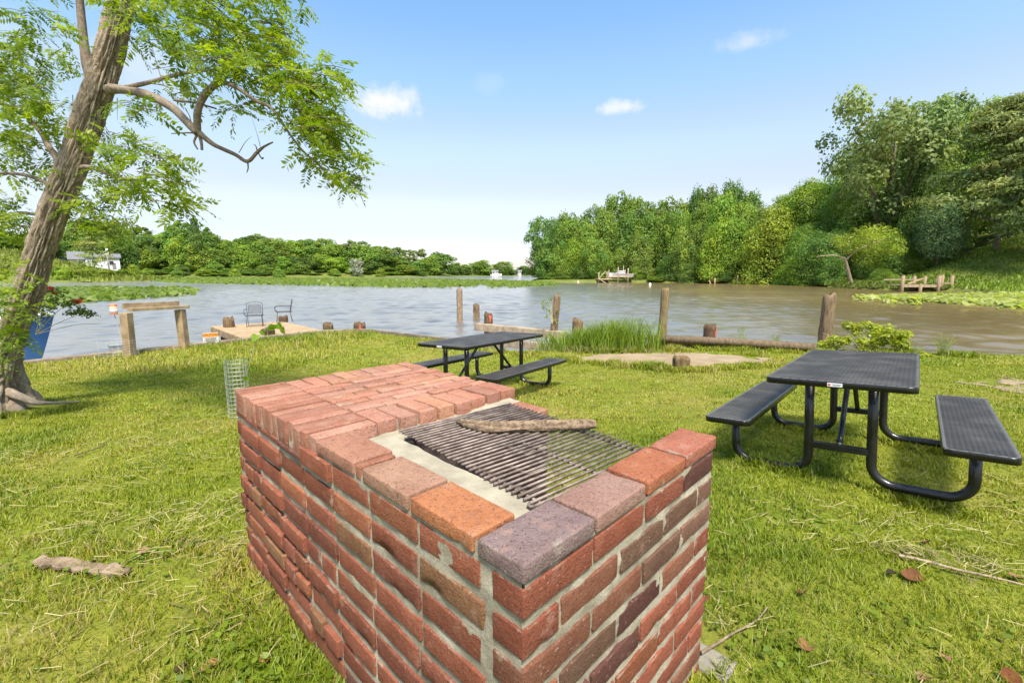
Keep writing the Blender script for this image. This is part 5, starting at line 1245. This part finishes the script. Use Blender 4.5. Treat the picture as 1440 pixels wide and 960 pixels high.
# grassy bank of the right hillside and far left slope
def grass_area(name, polyw, n, size, rng, c1, c2, up=2.0):
    xa = [p[0] for p in polyw]; ya = [p[1] for p in polyw]; X = rng.uniform(min(xa), max(xa), n * 3); Y = rng.uniform(min(ya), max(ya), n * 3); ins = in_poly(X, Y, polyw); X, Y = X[ins][:n], Y[ins][:n]; m = len(X)
    Z = land_z(X, Y); s = size * rng.uniform(.6, 1.4, m); a = rng.random(m) * 6.28; dx, dy = np.cos(a) * s * .4, np.sin(a) * s * .4
    lx, ly = rng.normal(0, s * .3), rng.normal(0, s * .3)
    V = np.stack([np.stack([X - dx, Y - dy, Z - .05], -1), np.stack([X + dx, Y + dy, Z - .05], -1), np.stack([X + lx, Y + ly, Z + s], -1)], 1).reshape(-1, 3)
    c = np.array(c1) + (np.array(c2) - np.array(c1)) * rng.random((m, 1)); c = c * (1 + .5 * fbm(X * .25, Y * .25, 0, 115))[:, None]
    return tag(obj(name, mesh_np(name, V, np.arange(m * 3).reshape(-1, 3), M['blade'], np.repeat(np.concatenate([c, np.zeros((m, 1))], 1), 3, 0))), kind='stuff')
grass_area('bank_grass', [(52, 64), (56, 54), (62, 46), (90, 40), (120, 60), (95, 82), (62, 80)], 26000, .36, rg, (.13, .20, .018), (.22, .29, .04))
grass_area('bank_grass', [(-190, 128), (-112, 122), (-106, 150), (-130, 176), (-200, 168)], 9000, .9, rg, (.15, .20, .025), (.25, .28, .05))
tag(obj('bank_flowers', mesh_np('bank_flowers', *leaf_cloud([tuple(P(px, 405, -.6)) for px in (1350, 1358, 1366, 1374)], np.array([[1.2, 1.0, .45]] * 4), 500, .28, rg, (.30, .30, .03), (.45, .36, .03))[:2], M['dry'], leaf_cloud([(0, 0, 0)], np.array([[1, 1, 1]]), 500, .2, rg, (.30, .30, .03), (.45, .36, .03))[2])), kind='stuff')

grass_area('bank_grass', [(51, 58), (49, 72), (54, 84), (60, 92), (62, 84), (57, 72), (58, 60)], 5000, .5, rg, (.08, .12, .015), (.19, .22, .04))

# ------------------------------------------------------------------ houses, pole, piers, far boats
def house(label, px0, px1, Y, base_py, eave_py, ridge_py, depth, name='house', wall=(1, 1, 1), gable_left=True, chimney=True):
    a, b = D(px0, base_py, Y), D(px1, base_py, Y); w = b.x - a.x; zb = a.z; he = D(px0, eave_py, Y).z - zb; hr = D(px0, ridge_py, Y).z - zb
    rz = math.atan2(-(a.x + b.x) / 2, Y); w = w * math.cos(rz)
    h = thing(name, label, 'house', ((a.x + b.x) / 2 - math.sin(rz) * depth / 2, Y + math.cos(rz) * depth / 2, zb), rz)
    wm = MB(); V = [(-w / 2, -depth / 2, -3), (w / 2, -depth / 2, -3), (w / 2, depth / 2, -3), (-w / 2, depth / 2, -3), (-w / 2, -depth / 2, he), (w / 2, -depth / 2, he), (w / 2, depth / 2, he), (-w / 2, depth / 2, he), (-w / 2, 0, hr), (w / 2, 0, hr)]
    wm.add(V, [(0, 1, 5, 4), (1, 2, 6, 9, 5), (2, 3, 7, 6), (3, 0, 4, 8, 7)], (*wall, 0)); wm.build('wall', M['white'], h)
    rm = MB(); ov = .5
    for sg in (-1, 1):
        y0 = sg * (depth / 2 + ov); z0 = he - (hr - he) / (depth / 2) * ov
        rm.add([(-w / 2 - ov, y0, z0), (w / 2 + ov, y0, z0), (w / 2 + ov, 0, hr + .03), (-w / 2 - ov, 0, hr + .03), (-w / 2 - ov, y0, z0 + .2), (w / 2 + ov, y0, z0 + .2), (w / 2 + ov, 0, hr + .23), (-w / 2 - ov, 0, hr + .23)], [(0, 1, 2, 3), (4, 5, 6, 7), (0, 4, 5, 1), (1, 5, 6, 2), (3, 7, 4, 0)], (1, 1, 1, 0))
    rf = rm.build('roof', M['roof'], h)
    if chimney:
        cm = MB(); cm.box((w * .15, -.5, hr + .5), (.9, .9, 1.6), None, (.9, .88, .86, 0)); cm.build('chimney', M['white'], rf)
    nwin = max(2, int(w / 4))
    for i in range(nwin):
        x = -w / 2 + (i + .5) * w / nwin; f = MB(); f.box((x, -depth / 2 - .03, he * .55), (1.5, .12, 1.6), None, (.95, .95, .95, 0)); fo = f.build('window', M['white'], h)
        g = MB(); g.box((x, -depth / 2 - .10, he * .55), (1.15, .03, 1.25)); g.build('pane', M['glass'], fo)
    d = MB(); d.box((w * .32, -depth / 2 - .04, 1.0), (1.0, .1, 2.1), None, (.35, .3, .3, 0)); d.build('door', M['white'], h)
    return h
house('white house with a grey gabled roof across the river behind the conifer', 122, 170, 160, 378, 362, 357, 9)
house('shade tinted lilac grey house with a big gable end left of the white house', 99, 120, 158, 377, 364, 354, 8, wall=(.78, .78, .84), chimney=False)  # lilac wall tint paints in the shade on this gable
house('small white cottage just right of the leaning tree trunk across the river', 76, 90, 162, 373, 367, 362, 7, chimney=False)
for i, (px0, px1, Y, lab) in enumerate(((692, 700, 352, 'tiny white house among the distant trees at the head of the river'), (728, 733, 420, 'tiny white waterside house left of the wooded point'))): house(lab, px0, px1, Y, 384.5 if i == 0 else 383.5, 382, 380, 5, wall=(.6, .6, .6), chimney=False)
hb = house('brown house with dark windows half hidden in the trees on the wooded point', 910, 932, 142, 392, 362, 354, 8, wall=(.35, .31, .27), chimney=False)
up = thing('utility_pole', 'grey utility pole with a white transformer in front of the white house', 'utility pole', tuple(D(154, 381, 148)))
hp = D(151, 340, 148).z - up.location.z; m_ = MB(); m_.tube([(0, 0, -2), (-.2, 0, hp)], .17, 8, (2.2, 2.1, 2.0, 0)); m_.build('pole', M['bark_far'], up, True)
m_ = MB(); m_.bar((-1.2, 0, hp - .8), (.9, 0, hp - .8), .12, .12, (2, 1.9, 1.8, 0)); m_.build('crossarm', M['bark_far'], up)
m_ = MB(); m_.tube([(.25, -.3, hp - 3.2), (.25, -.3, hp - 2.1)], .3, 10); m_.build('transformer', M['white'], up, True)
# boat on its lift
Yb = 119.0; lf = thing('boat_lift', 'pale timber boat lift with tall pilings and a short pier on the wooded point', 'boat lift', (D(868, 398, Yb).x, Yb, WZ)); o = Vector(lf.location)
for px, t_, dy in ((842, 383, 0), (856, 380, 0), (869, 376, 0), (883, 377, 0), (858, 382, 4), (884, 379, 4)):
    m_ = MB(); x = D(px, 390, Yb).x - o.x; m_.tube([(x, dy, -1), (x, dy, D(px, t_, Yb).z - WZ)], .17, 8, (1.7, 1.65, 1.55, 0)); m_.build('piling', M['bark_far'], lf, True)
m_ = MB(); x0, x1, x2 = (D(p, 390, Yb).x - o.x for p in (842, 858, 885))
for k in range(8): m_.box(((x0 + x1) / 2, -1 + k * .55, .95), (x1 - x0 + .6, .48, .12), None, (1.7, 1.6, 1.5, 0))
for y in (0, 4): m_.box(((x1 + x2) / 2, y, 1.6), (x2 - x1, .2, .25), None, (1.5, 1.4, 1.3, 0))
m_.build('deck', M['wood'], lf); m_ = MB(); m_.bar((x0, -1, .9), (x0 + 2.4, -2.4, -.6), .4, .1, (1.3, 1.25, 1.15, 0)); m_.bar((x0 + .1, 0, 1.1), (x0 + 1.7, 0, 2.9), .12, .2, (1.3, 1.25, 1.15, 0)); m_.build('brace', M['wood'], lf)
def small_boat(name, label, px, py, Y, L_, hcol, cabin=True, yaw=0.0, kz=1.0):
    p = D(px, py, Y); b = thing(name, label, 'boat', tuple(p), yaw); S = []
    for i in range(12):
        f = i / 11; w = .18 * L_ * (1 - f ** 2.4) ** .7 + .01; zt = .15 * L_ + .05 * L_ * f ** 2; S.append([(-L_ / 2 + f * L_, s * w * (.55 + .45 * abs(s)), zt * abs(s) ** 1.5) for s in np.linspace(-1, 1, 9)])
    m_ = MB(); V = [q for r_ in S for q in r_]; m_.add(V, [(i * 9 + k, i * 9 + k + 1, (i + 1) * 9 + k + 1, (i + 1) * 9 + k) for i in range(11) for k in range(8)] + [tuple(range(9))], (*hcol, 0)); m_.build('hull', M['paint'], b, True)
    m_ = MB(); V = []
    for r_ in S: V += [(r_[0][0], r_[0][1], r_[0][2] - .08), (r_[-1][0], r_[-1][1], r_[-1][2] - .08)]
    m_.add(V, [(2 * i, 2 * i + 1, 2 * i + 3, 2 * i + 2) for i in range(11)], (.7, .7, .68, 0)); m_.build('deck', M['paint'], b)
    if cabin:
        m_ = MB(); m_.box((.02 * L_, 0, .22 * L_), (.30 * L_, .22 * L_, .10 * L_), None, (.85, .85, .86, 0), .06); cb = m_.build('cabin', M['paint'], b)
        m_ = MB(); m_.box((.02 * L_, 0, .235 * L_), (.305 * L_, .225 * L_, .035 * L_)); m_.build('cabin_window', M['glass'], cb)
        m_ = MB(); m_.tube([(-.1 * L_, 0, .26 * L_), (-.1 * L_, 0, .48 * L_)], .05, 6, (.7, .7, .7, 0)); m_.build('antenna', M['paint'], cb)
    return b
small_boat('motor_boat', 'white motor boat with a small cabin raised on the boat lift', 873, 390, Yb + 2, 6.4, (.80, .80, .84), True, math.pi)
small_boat('motor_boat', 'pale boat moored on the distant water left of the wooded point', 698, 388, 330, 8, (.8, .8, .8), True, .3)
small_boat('rowing_boat', 'turquoise blue boat at the dark pier in the cove', 1072, 396.5, 104, 4.2, (.10, .35, .48), False, .1)
pr = thing('pier', 'long low dark pier with pale posts in the cove of the right shore', 'pier', (D(1066, 397, 103).x, 103, WZ)); o = Vector(pr.location); m_ = MB(); x0, x1 = D(1033, 397, 103).x - o.x, D(1098, 397, 103).x - o.x
m_.box(((x0 + x1) / 2, 0, .75), (x1 - x0, 1.4, .14), None, (.8, .7, .6, 0)); m_.box(((x0 + x1) / 2, -.7, .6), (x1 - x0, .08, .25), None, (.6, .52, .45, 0)); m_.build('deck', M['wood'], pr)
for k, px in enumerate((1035, 1044, 1055, 1066, 1077, 1088, 1096)):
    m_ = MB(); x = D(px, 397, 103).x - o.x; m_.tube([(x, -.6, -1), (x, -.6, 1.9 + (k % 3) * .25)], .13, 7, (1.9, 1.7, 1.5, 0)); m_.build('post', M['bark_far'], pr, True)
for px, t_, lab in ((1005, 391, 'thin pale piling with an orange tip standing off the wooded point'), (1000, 394, 'short leaning pale piling beside the thin orange tipped one')):
    mb = MB(); x = D(px, 399, 106); h = D(px, t_, 106).z - WZ; mb.tube([(0 if px > 1002 else .3, 0, -1), (0 if px > 1002 else -.5, 0, h)], .16, 8, (2.2, 1.8, 1.5, 0)); ob = mb.build('water_piling', M['bark_far'], None, True); ob.location = (x.x, 106, WZ); tag(ob, lab, 'piling')
for px, lab in ((813, 'orange and white float on the water near the wooded point'), (914, 'tiny white float on the open water before the wooded point')):
    q = P(px, 397.5 if px == 813 else 402, WZ); mb = MB(); mb.tube([(0, 0, -.2), (0, 0, .1), (0, 0, .45), (0, 0, .6)], [.15, .25, .2, .05], 10, (.75, .68, .6, 0)); ob = mb.build('float', M['paint'], None, True); ob.location = q; tag(ob, lab, 'float')
    if px == 813:
        m2 = MB(); m2.tube([(0, 0, .28), (0, 0, .5)], [.235, .19], 10, (.75, .25, .08, 0)); m2.build('band', M['paint'], ob, True)
# small timber pier on the right shore
Yp = 61.5; tp = thing('timber_pier', 'small weathered timber pier with blunt posts at the grassy right shore', 'pier', (D(1303, 412, Yp).x, Yp, WZ)); o = Vector(tp.location)
for px, t_, dy in ((1269, 388, 0), (1285, 389, 3.2), (1300, 389, 3.2), (1318, 391, 3.2), (1320, 388, -.2), (1324, 387, .6), (1338, 388, .3), (1295, 400, -.2)):
    m_ = MB(); x = D(px, 400, Yp + dy).x - o.x; m_.tube([(x, dy, -1), (x, dy, D(px, t_, Yp + dy).z - WZ)], [.2, .2], 9, (1.05, 1.0, .92, 0)); m_.tube([(x, dy, D(px, t_, Yp + dy).z - WZ), (x, dy, D(px, t_, Yp + dy).z - WZ + .12)], [.2, .1], 9, (1.1, 1.05, .95, 0)); m_.build('post', M['post'], tp, True)
m_ = MB(); x0, x1 = D(1269, 400, Yp).x - o.x, D(1324, 400, Yp).x - o.x; zd = D(1300, 402, Yp).z - WZ
for k in range(12): m_.box((x0 + (k + .5) * (x1 - x0) / 12, 1.6, zd + .1), ((x1 - x0) / 12 - .03, 3.4, .08), None, (1.0, .97, .92, 0))
m_.build('deck', M['wood'], tp); m_ = MB(); m_.box(((x0 + x1) / 2, -.12, zd), (x1 - x0 + .2, .1, .34), None, (1.0, .95, .88, 0)); 
for z in (.35, -.1): m_.box(((x1 + D(1338, 400, Yp).x - o.x) / 2, .1, zd + z), (1.5, .1, .22), None, (.95, .9, .82, 0))
m_.build('side_beam', M['wood'], tp); m_ = MB(); m_.box(((x0 + x1) / 2, 3.2, zd + .8), (x1 - x0, .08, .16), None, (1.05, 1.0, .92, 0)); m_.bar((x0 + 2.6, 2.2, zd + .2), (x1 - .3, 2.6, zd + .95), .3, .1, (1.15, .95, .75, 0)); m_.build('rail', M['wood'], tp)

# ------------------------------------------------------------------ grass, clippings, leaves and sticks on the lawn
GRILL_R = Matrix.Rotation(-GU, 2)
def lawn_mask(X, Y):
    lx = (X - .021) * math.cos(GU) + (Y - .823) * math.sin(GU); ly = -(X - .021) * math.sin(GU) + (Y - .823) * math.cos(GU)
    m = ~((lx > -.0) & (lx < 1.0) & (ly > 0) & (ly < 1.95))
    m &= ~((lx > .93) & (lx < 1.20) & (ly > -.05) & (ly < .7) & (fbm(X * 6, Y * 6, 0, 131) + (1.14 - lx) * 3 > 0))
    m &= over_shore(X, Y) < -.02
    m &= ~(in_poly(X + .18 * fbm(X * 3, Y * 3, 0, 132), Y + .18 * fbm(X * 3, Y * 3, 3, 133), RAMP))
    m &= ~(in_poly(X, Y, GRAV) & (fbm(X * 2, Y * 2, 0, 134) > .12))
    m &= np.hypot((X + 6.05) / .62, (Y - 5.27) / .4) > 1
    return m
def lawn_tone(X, Y):
    """0..1 how dry, 0..1 how lush"""
    dry = sstep(fbm(X * .55, Y * .55, 0, 141, 3) + .5 * fbm(X * 2.2, Y * 2.2, 0, 142, 3), -.12, .30)
    lush = sstep(fbm(X * .8, Y * .8, 7, 143, 3), .0, .35)
    return dry, lush
def make_blades(n, x0, x1, y0, y1, hmin, hmax, wid, rng, fr=None, thin=0.0):
    X = rng.uniform(x0, x1, n); Y = rng.uniform(y0, y1, n)
    k = (abs(X) < Y * 1.30 + .8) if fr is None else np.ones(n, bool)
    k &= lawn_mask(X, Y); dry, lush = lawn_tone(X, Y)
    clump = fbm(X * 7, Y * 7, 0, 145, 2); k &= rng.random(n) < (.72 + .7 * clump - .25 * dry)
    X, Y, dry, lush, clump = X[k], Y[k], dry[k], lush[k], clump[k]; n = len(X); Z = ground_z(X, Y)
    h = rng.uniform(hmin, hmax, n) * (1 + .5 * lush + .5 * clump); a = rng.random(n) * 6.28; lean = rng.uniform(.15, 1.15, n) * h; b = a + rng.normal(0, .5, n); w = wid * rng.uniform(.6, 1.3, n)
    sx, sy = -np.sin(a) * w * .5, np.cos(a) * w * .5
    def row(f, ws, hz): 
        cx = X + np.cos(b) * lean * f; cy = Y + np.sin(b) * lean * f; cz = Z - .006 + h * hz
        return np.stack([cx - sx * ws, cy - sy * ws, cz], -1), np.stack([cx + sx * ws, cy + sy * ws, cz], -1)
    A = row(0, 1, 0); B = row(.32, .85, .58); T = row(1.0, .12, .92)
    V = np.stack([A[0], A[1], B[0], B[1], T[0], T[1]], 1).reshape(-1, 3); base = (np.arange(n) * 6)[:, None]
    F = np.concatenate([base + np.array([0, 1, 3, 2]), base + np.array([2, 3, 5, 4])])
    g1, g2, d1, d2 = np.array([.150, .190, .010]), np.array([.31, .335, .020]), np.array([.29, .245, .06]), np.array([.44, .36, .15])
    r1 = rng.random((n, 1)); c = g1 + (g2 - g1) * r1; c = c * (1 - .22 * lush[:, None] * np.array([1.3, .7, 1]))
    y_ = np.array([.37, .315, .028]); c = c + (y_ - c) * (.85 * dry * rng.random(n))[:, None]
    isd = rng.random(n) < (.06 + .30 * dry); c[isd] = (d1 + (d2 - d1) * r1)[isd]
    cc = np.repeat(np.concatenate([c, np.zeros((n, 1))], 1), 6, 0)
    return V, F, cc
rg = np.random.default_rng(33)
parts = [make_blades(125000, -3.2, 3.6, .25, 2.4, .020, .046, .0040, rg), make_blades(230000, -6.2, 6.6, 2.2, 4.9, .018, .040, .0058, rg), make_blades(190000, -9.5, 11, 4.8, 9, .018, .038, .0100, rg), make_blades(75000, -10.5, 13, 8.8, 14.2, .025, .05, .018, rg),
         make_blades(9000, -9.5, -4.2, 8.0, 14.2, .06, .13, .014, rg)]
# longer unmown tufts against the brick walls, table feet, trunk and bulkhead
def tufts(pts, n, r, h0, h1, w):
    out = []
    for (x, y) in pts: out.append(make_blades(n, x - r, x + r, y - r, y + r, h0, h1, w, rg, 1))
    return out
gp = lambda a, b: (.021 + a * math.cos(GU) - b * math.sin(GU), .823 + a * math.sin(GU) + b * math.cos(GU))
parts += tufts([gp(-.05, b) for b in np.arange(.0, 2.0, .12)], 1100, .11, .022, .058, .005) + tufts([gp(1.08, b) for b in np.arange(.5, 1.9, .2)], 500, .12, .03, .07, .006)
parts += tufts([gp(a, -.06) for a in np.arange(.3, 1.0, .15)], 400, .1, .03, .08, .005)
feet = []
for tb_, in ((t1,), (t2,)):
    for sx in (-1, 1):
        for e in (-1, 1):
            for f in (.3, .45, .6): q = tb_.matrix_world @ Vector((sx * f, e * LO, 0)); feet.append((q.x, q.y))
parts += tufts(feet, 420, .12, .035, .075, .007) + tufts([(-6.05 + .75 * math.cos(a), 5.27 + .5 * math.sin(a)) for a in np.arange(-2.4, .9, .3)], 300, .18, .04, .09, .009)
parts += tufts([P(a, b, -.35)[:2] for a, b in ((600, 483), (640, 485), (690, 495), (740, 499), (780, 505), (840, 494), (900, 492), (950, 492), (1000, 491), (1050, 494), (1100, 494), (1150, 494), (1250, 498), (1350, 500), (940, 523), (960, 524), (975, 523), (820, 509), (850, 512), (880, 516), (915, 519), (1000, 520), (1035, 518), (1065, 515), (1085, 509), (1060, 502), (880, 498))], 900, .33, .05, .12, .014)
V = np.concatenate([p[0] for p in parts]); off = np.cumsum([0] + [len(p[0]) for p in parts[:-1]])
F = np.concatenate([p[1] + o for p, o in zip(parts, off)]); C = np.concatenate([p[2] for p in parts])
tag(obj('grass', mesh_np('grass', V, F, M['blade'], C)), kind='stuff')
# clover and broad weeds near the barbecue
def clover(n, cxy, rad, size):
    X = np.concatenate([rg.normal(c[0], rad, n) for c in cxy]); Y = np.concatenate([rg.normal(c[1], rad, n) for c in cxy]); k = lawn_mask(X, Y); X, Y = X[k], Y[k]; m = len(X)
    p = np.stack([X, Y, ground_z(X, Y) + rg.uniform(.015, .055, m)], -1); nr = np.stack([rg.normal(0, .35, m), rg.normal(0, .35, m), np.ones(m)], -1); nr /= np.linalg.norm(nr, axis=1, keepdims=True)
    a = np.cross(nr, rg.normal(size=(m, 3))); a /= np.linalg.norm(a, axis=1, keepdims=True); b = np.cross(nr, a); s = size * rg.uniform(.6, 1.4, m); Vs = []
    Vs = np.stack([p + (a * math.cos(q) * 1.15 + b * math.sin(q) * .8) * s[:, None] * .5 for q in np.arange(6) * math.pi / 3], 1).reshape(-1, 3)
    c = np.array([.10, .16, .010]) + rg.random((m, 1)) * np.array([.12, .13, .012]); return Vs, np.arange(m * 6).reshape(-1, 6), np.repeat(np.concatenate([c, np.zeros((m, 1))], 1), 6, 0)
cx = [gp(-.12 - .1 * rg.random(), b) for b in np.arange(-.1, 1.6, .1)] + [gp(-.35, .6), gp(-.3, .3), gp(1.15, .1), gp(1.3, .3), gp(1.25, -.2)] + [(rg.uniform(-3, 3.5), rg.uniform(1.0, 4.0)) for _ in range(40)]
tag(obj('clover', mesh_np('clover', *clover(46, cx, .11, .022)[:2], M['leaf_near'], None)), kind='stuff')
V, F, C = clover(46, cx, .11, .022); me = mesh_np('clover', V, F, M['leaf_near'], C); bpy.data.objects['clover'].data = me
# dried grass clippings lying in drifts
def clips(spots):
    Vs, Cs = [], []
    for (x, y, L_, wd, ang, n) in spots:
        t_ = rg.normal(0, .5, n) * L_; s = rg.normal(0, .9, n) * wd; X = x + t_ * math.cos(ang) - s * math.sin(ang); Y = y + t_ * math.sin(ang) + s * math.cos(ang); k = lawn_mask(X, Y); X, Y = X[k], Y[k]; m = len(X)
        a = ang + rg.normal(0, 1.1, m); l_ = rg.uniform(.025, .10, m); w = rg.uniform(.0007, .0016, m); z = ground_z(X, Y) + rg.uniform(.02, .06, m); dz = rg.normal(0, .008, m)
        dx, dy = np.cos(a) * l_ / 2, np.sin(a) * l_ / 2; ox, oy = -np.sin(a) * w, np.cos(a) * w
        Vs.append(np.stack([np.stack([X - dx - ox, Y - dy - oy, z - dz], -1), np.stack([X + dx - ox, Y + dy - oy, z + dz], -1), np.stack([X + dx + ox, Y + dy + oy, z + dz + .002], -1), np.stack([X - dx + ox, Y - dy + oy, z - dz + .002], -1)], 1).reshape(-1, 3))
        c = np.array([.20, .175, .065]) + rg.random((m, 1)) * np.array([.16, .135, .08]); c[rg.random(m) < .25] *= .5; Cs.append(np.repeat(np.concatenate([c, np.zeros((m, 1))], 1), 4, 0))
    V = np.concatenate(Vs); return V, np.arange(len(V)).reshape(-1, 4), np.concatenate(Cs)
sp_ = []
for (px, py, L_, wd, ang, n) in ((270, 725, .5, .12, .5, 260), (330, 720, .4, .12, .6, 240), (150, 745, .5, .14, .2, 200), (230, 790, .4, .12, .6, 160), (290, 640, .6, .1, .3, 160), (120, 690, .5, .15, .3, 160), (330, 770, .3, .1, .7, 200), (200, 620, .6, .12, .1, 120), (1290, 785, .35, .05, -.35, 260), (1370, 795, .3, .06, -.4, 200), (1240, 735, .5, .1, -.2, 140), (1100, 735, .4, .1, .3, 90), (1010, 880, .2, .1, .8, 120), (40, 640, .5, .1, .2, 120), (90, 860, .3, .1, .5, 80), (300, 880, .25, .1, .8, 120), (380, 560, .8, .1, .2, 60), (860, 560, .6, .1, .1, 120), (1350, 690, .6, .2, .1, 160)):
    q = P(px, py, .0); sp_.append((q.x, q.y, L_, wd * 1.3, ang, int(n * .42)))
sp_ += [(rg.uniform(-4, 4), rg.uniform(.9, 5), .5, .3, rg.uniform(0, 3), 40) for _ in range(40)]
V, F, C = clips(sp_); tag(obj('dry_clippings', mesh_np('dry_clippings', V, F, M['dry'], C)), kind='stuff')
# bare strip of concrete beside the barbecue
cp = MB(); q = gp(1.05, .30); cp.box((q[0], q[1], -.040), (.13, .8, .09), Matrix.Rotation(GU, 3, 'Z'), (1, 1, 1, 0), .01)
tag(cp.build('concrete_footing', M['concrete']), 'strip of concrete footing showing at the right foot of the brick barbecue', 'footing')
# fallen leaves, each a curled blade
def dead_leaf(label, px, py, s, col, ang, tilt):
    p = P(px, py, 0.0); p = P(px, py, float(ground_z(p.x, p.y)) + .022); mb = MB(); V = []; n = 7
    for i in range(n):
        f = i / (n - 1); w = s * .42 * math.sin(math.pi * min(f * .93 + .05, 1)) ** .8 + .001
        for j in (-1, -.5, 0, .5, 1): V.append(((f - .5) * s, j * w, s * (.30 * (f - .5) ** 2 + .38 * abs(j) ** 1.5 * w / s * 1.5) + .05 * s * math.sin(7 * f + j * 3)))
    mb.add(V, [(i * 5 + k, i * 5 + k + 1, (i + 1) * 5 + k + 1, (i + 1) * 5 + k) for i in range(n - 1) for k in range(4)], (*[q * k_ for q, k_ in zip(col, (.56, .56, .42))], 0))
    ob = mb.build('dead_leaf', M['dry'], None, True); ob.location = p; ob.rotation_euler = (tilt, random.uniform(-.3, .3), ang); return tag(ob, label, 'leaf', 'fallen brown leaves on the lawn')
DLV = [('pale tan dead leaf on the grass right of the grey wood slab', 202, 776, .055, (.42, .27, .18), .3), ('reddish dead leaf highest of those beside the brick side wall', 326, 857, .04, (.30, .10, .05), 1.0), ('pinkish brown dead leaf close to the foot of the brick side wall', 374, 876, .042, (.36, .16, .09), .4),
 ('small reddish dead leaf just below the pinkish one by the brick wall', 378, 887, .036, (.40, .17, .11), 2.0), ('large folded tan dead leaf in the clover left of the barbecue', 297, 937, .06, (.40, .20, .11), .7), ('thin upright brown dead leaf between the folded leaf and the wall', 372, 929, .042, (.36, .15, .07), 1.4),
 ('dark brown dead leaf at the bottom left beside the folded tan leaf', 254, 940, .045, (.09, .06, .03), .3), ('brown dead leaf at the lowest edge near the brick wall foot', 379, 953, .04, (.32, .17, .09), .2), ('russet dead leaf leaning on the right foot of the barbecue', 991, 842, .055, (.36, .15, .09), 1.3),
 ('large pointed russet dead leaf on the grass right of the barbecue', 1131, 909, .062, (.36, .16, .10), .4), ('small dark red dead leaf higher up right of the barbecue', 1127, 833, .04, (.20, .07, .04), .8), ('long curled brown dead leaf in the clippings at the right', 1283, 811, .085, (.24, .10, .05), -.5),
 ('nearly black dead leaf beside the long curled leaf', 1254, 806, .05, (.05, .035, .025), .1), ('brown dead leaf in the bottom right corner', 1421, 952, .065, (.22, .08, .03), .1), ('tan dead leaf lying at the bottom edge on the right', 1300, 955, .06, (.40, .25, .16), .2),
 ('small pale dead leaf between the pointed leaf and the corner leaf', 1330, 925, .04, (.42, .24, .16), 1.2), ('brown dead leaf at the right end of the pale clippings', 1428, 812, .06, (.38, .2, .12), .0), ('dark reddish dead leaf below the near table bench', 1302, 762, .045, (.18, .07, .04), .9)]
for lab, px, py, s, col, ang in DLV: dead_leaf(lab, px, py, s, col, ang, random.uniform(-.4, .4))
a, b = P(52, 789, .03), P(180, 801, .03); mb = MB(); Lp = (b - a).length; ctr = (a + b) / 2; ctr.z = float(ground_z(ctr.x, ctr.y)) + .028
brick(mb, (-Lp / 2, -.035, -.010), (Lp / 2, .028, .010), (1.5, 1.32, 1.15), r=.004, wob=.02, g=.012, tilt=0)
ob = mb.build('wood_slab', M['bark_far'], None, True); ob.location = ctr; ob.rotation_euler = (.10, .03, math.atan2(b.y - a.y, b.x - a.x)); tag(ob, 'flat greyish piece of bark wood lying on the grass left of the barbecue', 'wood piece')
def stick(label, pts, r, k=1.0):
    Q = []
    for px, py in pts: p = P(px, py, 0); Q.append(P(px, py, float(ground_z(p.x, p.y)) + .03))
    o = Q[0].copy(); s_ = smooth_path([tuple(q - o) for q in Q], 5); mb = MB(); mb.tube([Vector(q) for q in s_], [r * (1 - .6 * i / len(s_)) for i in range(len(s_))], 8, (k * 1.6, k * 1.45, k * 1.25, 0), True, lambda s, a_, p: 1 + .2 * float(fbm(a_, s * 14, 0, 152)))
    ob = mb.build('stick', M['bark_far'], None, True); ob.location = o; tag(ob, label, 'stick')
stick('thin grey stick lying beside the right foot of the barbecue', [(986, 917), (1010, 903), (1030, 890), (1062, 873), (1080, 852)], .007)
stick('long pale root or stick on the grass at the right edge', [(1262, 780), (1300, 788), (1345, 800), (1400, 812), (1440, 822)], .010, 1.2)
stick('thin twig on the lawn above the grey wood slab', [(105, 640), (130, 632), (152, 624)], .006, .6)
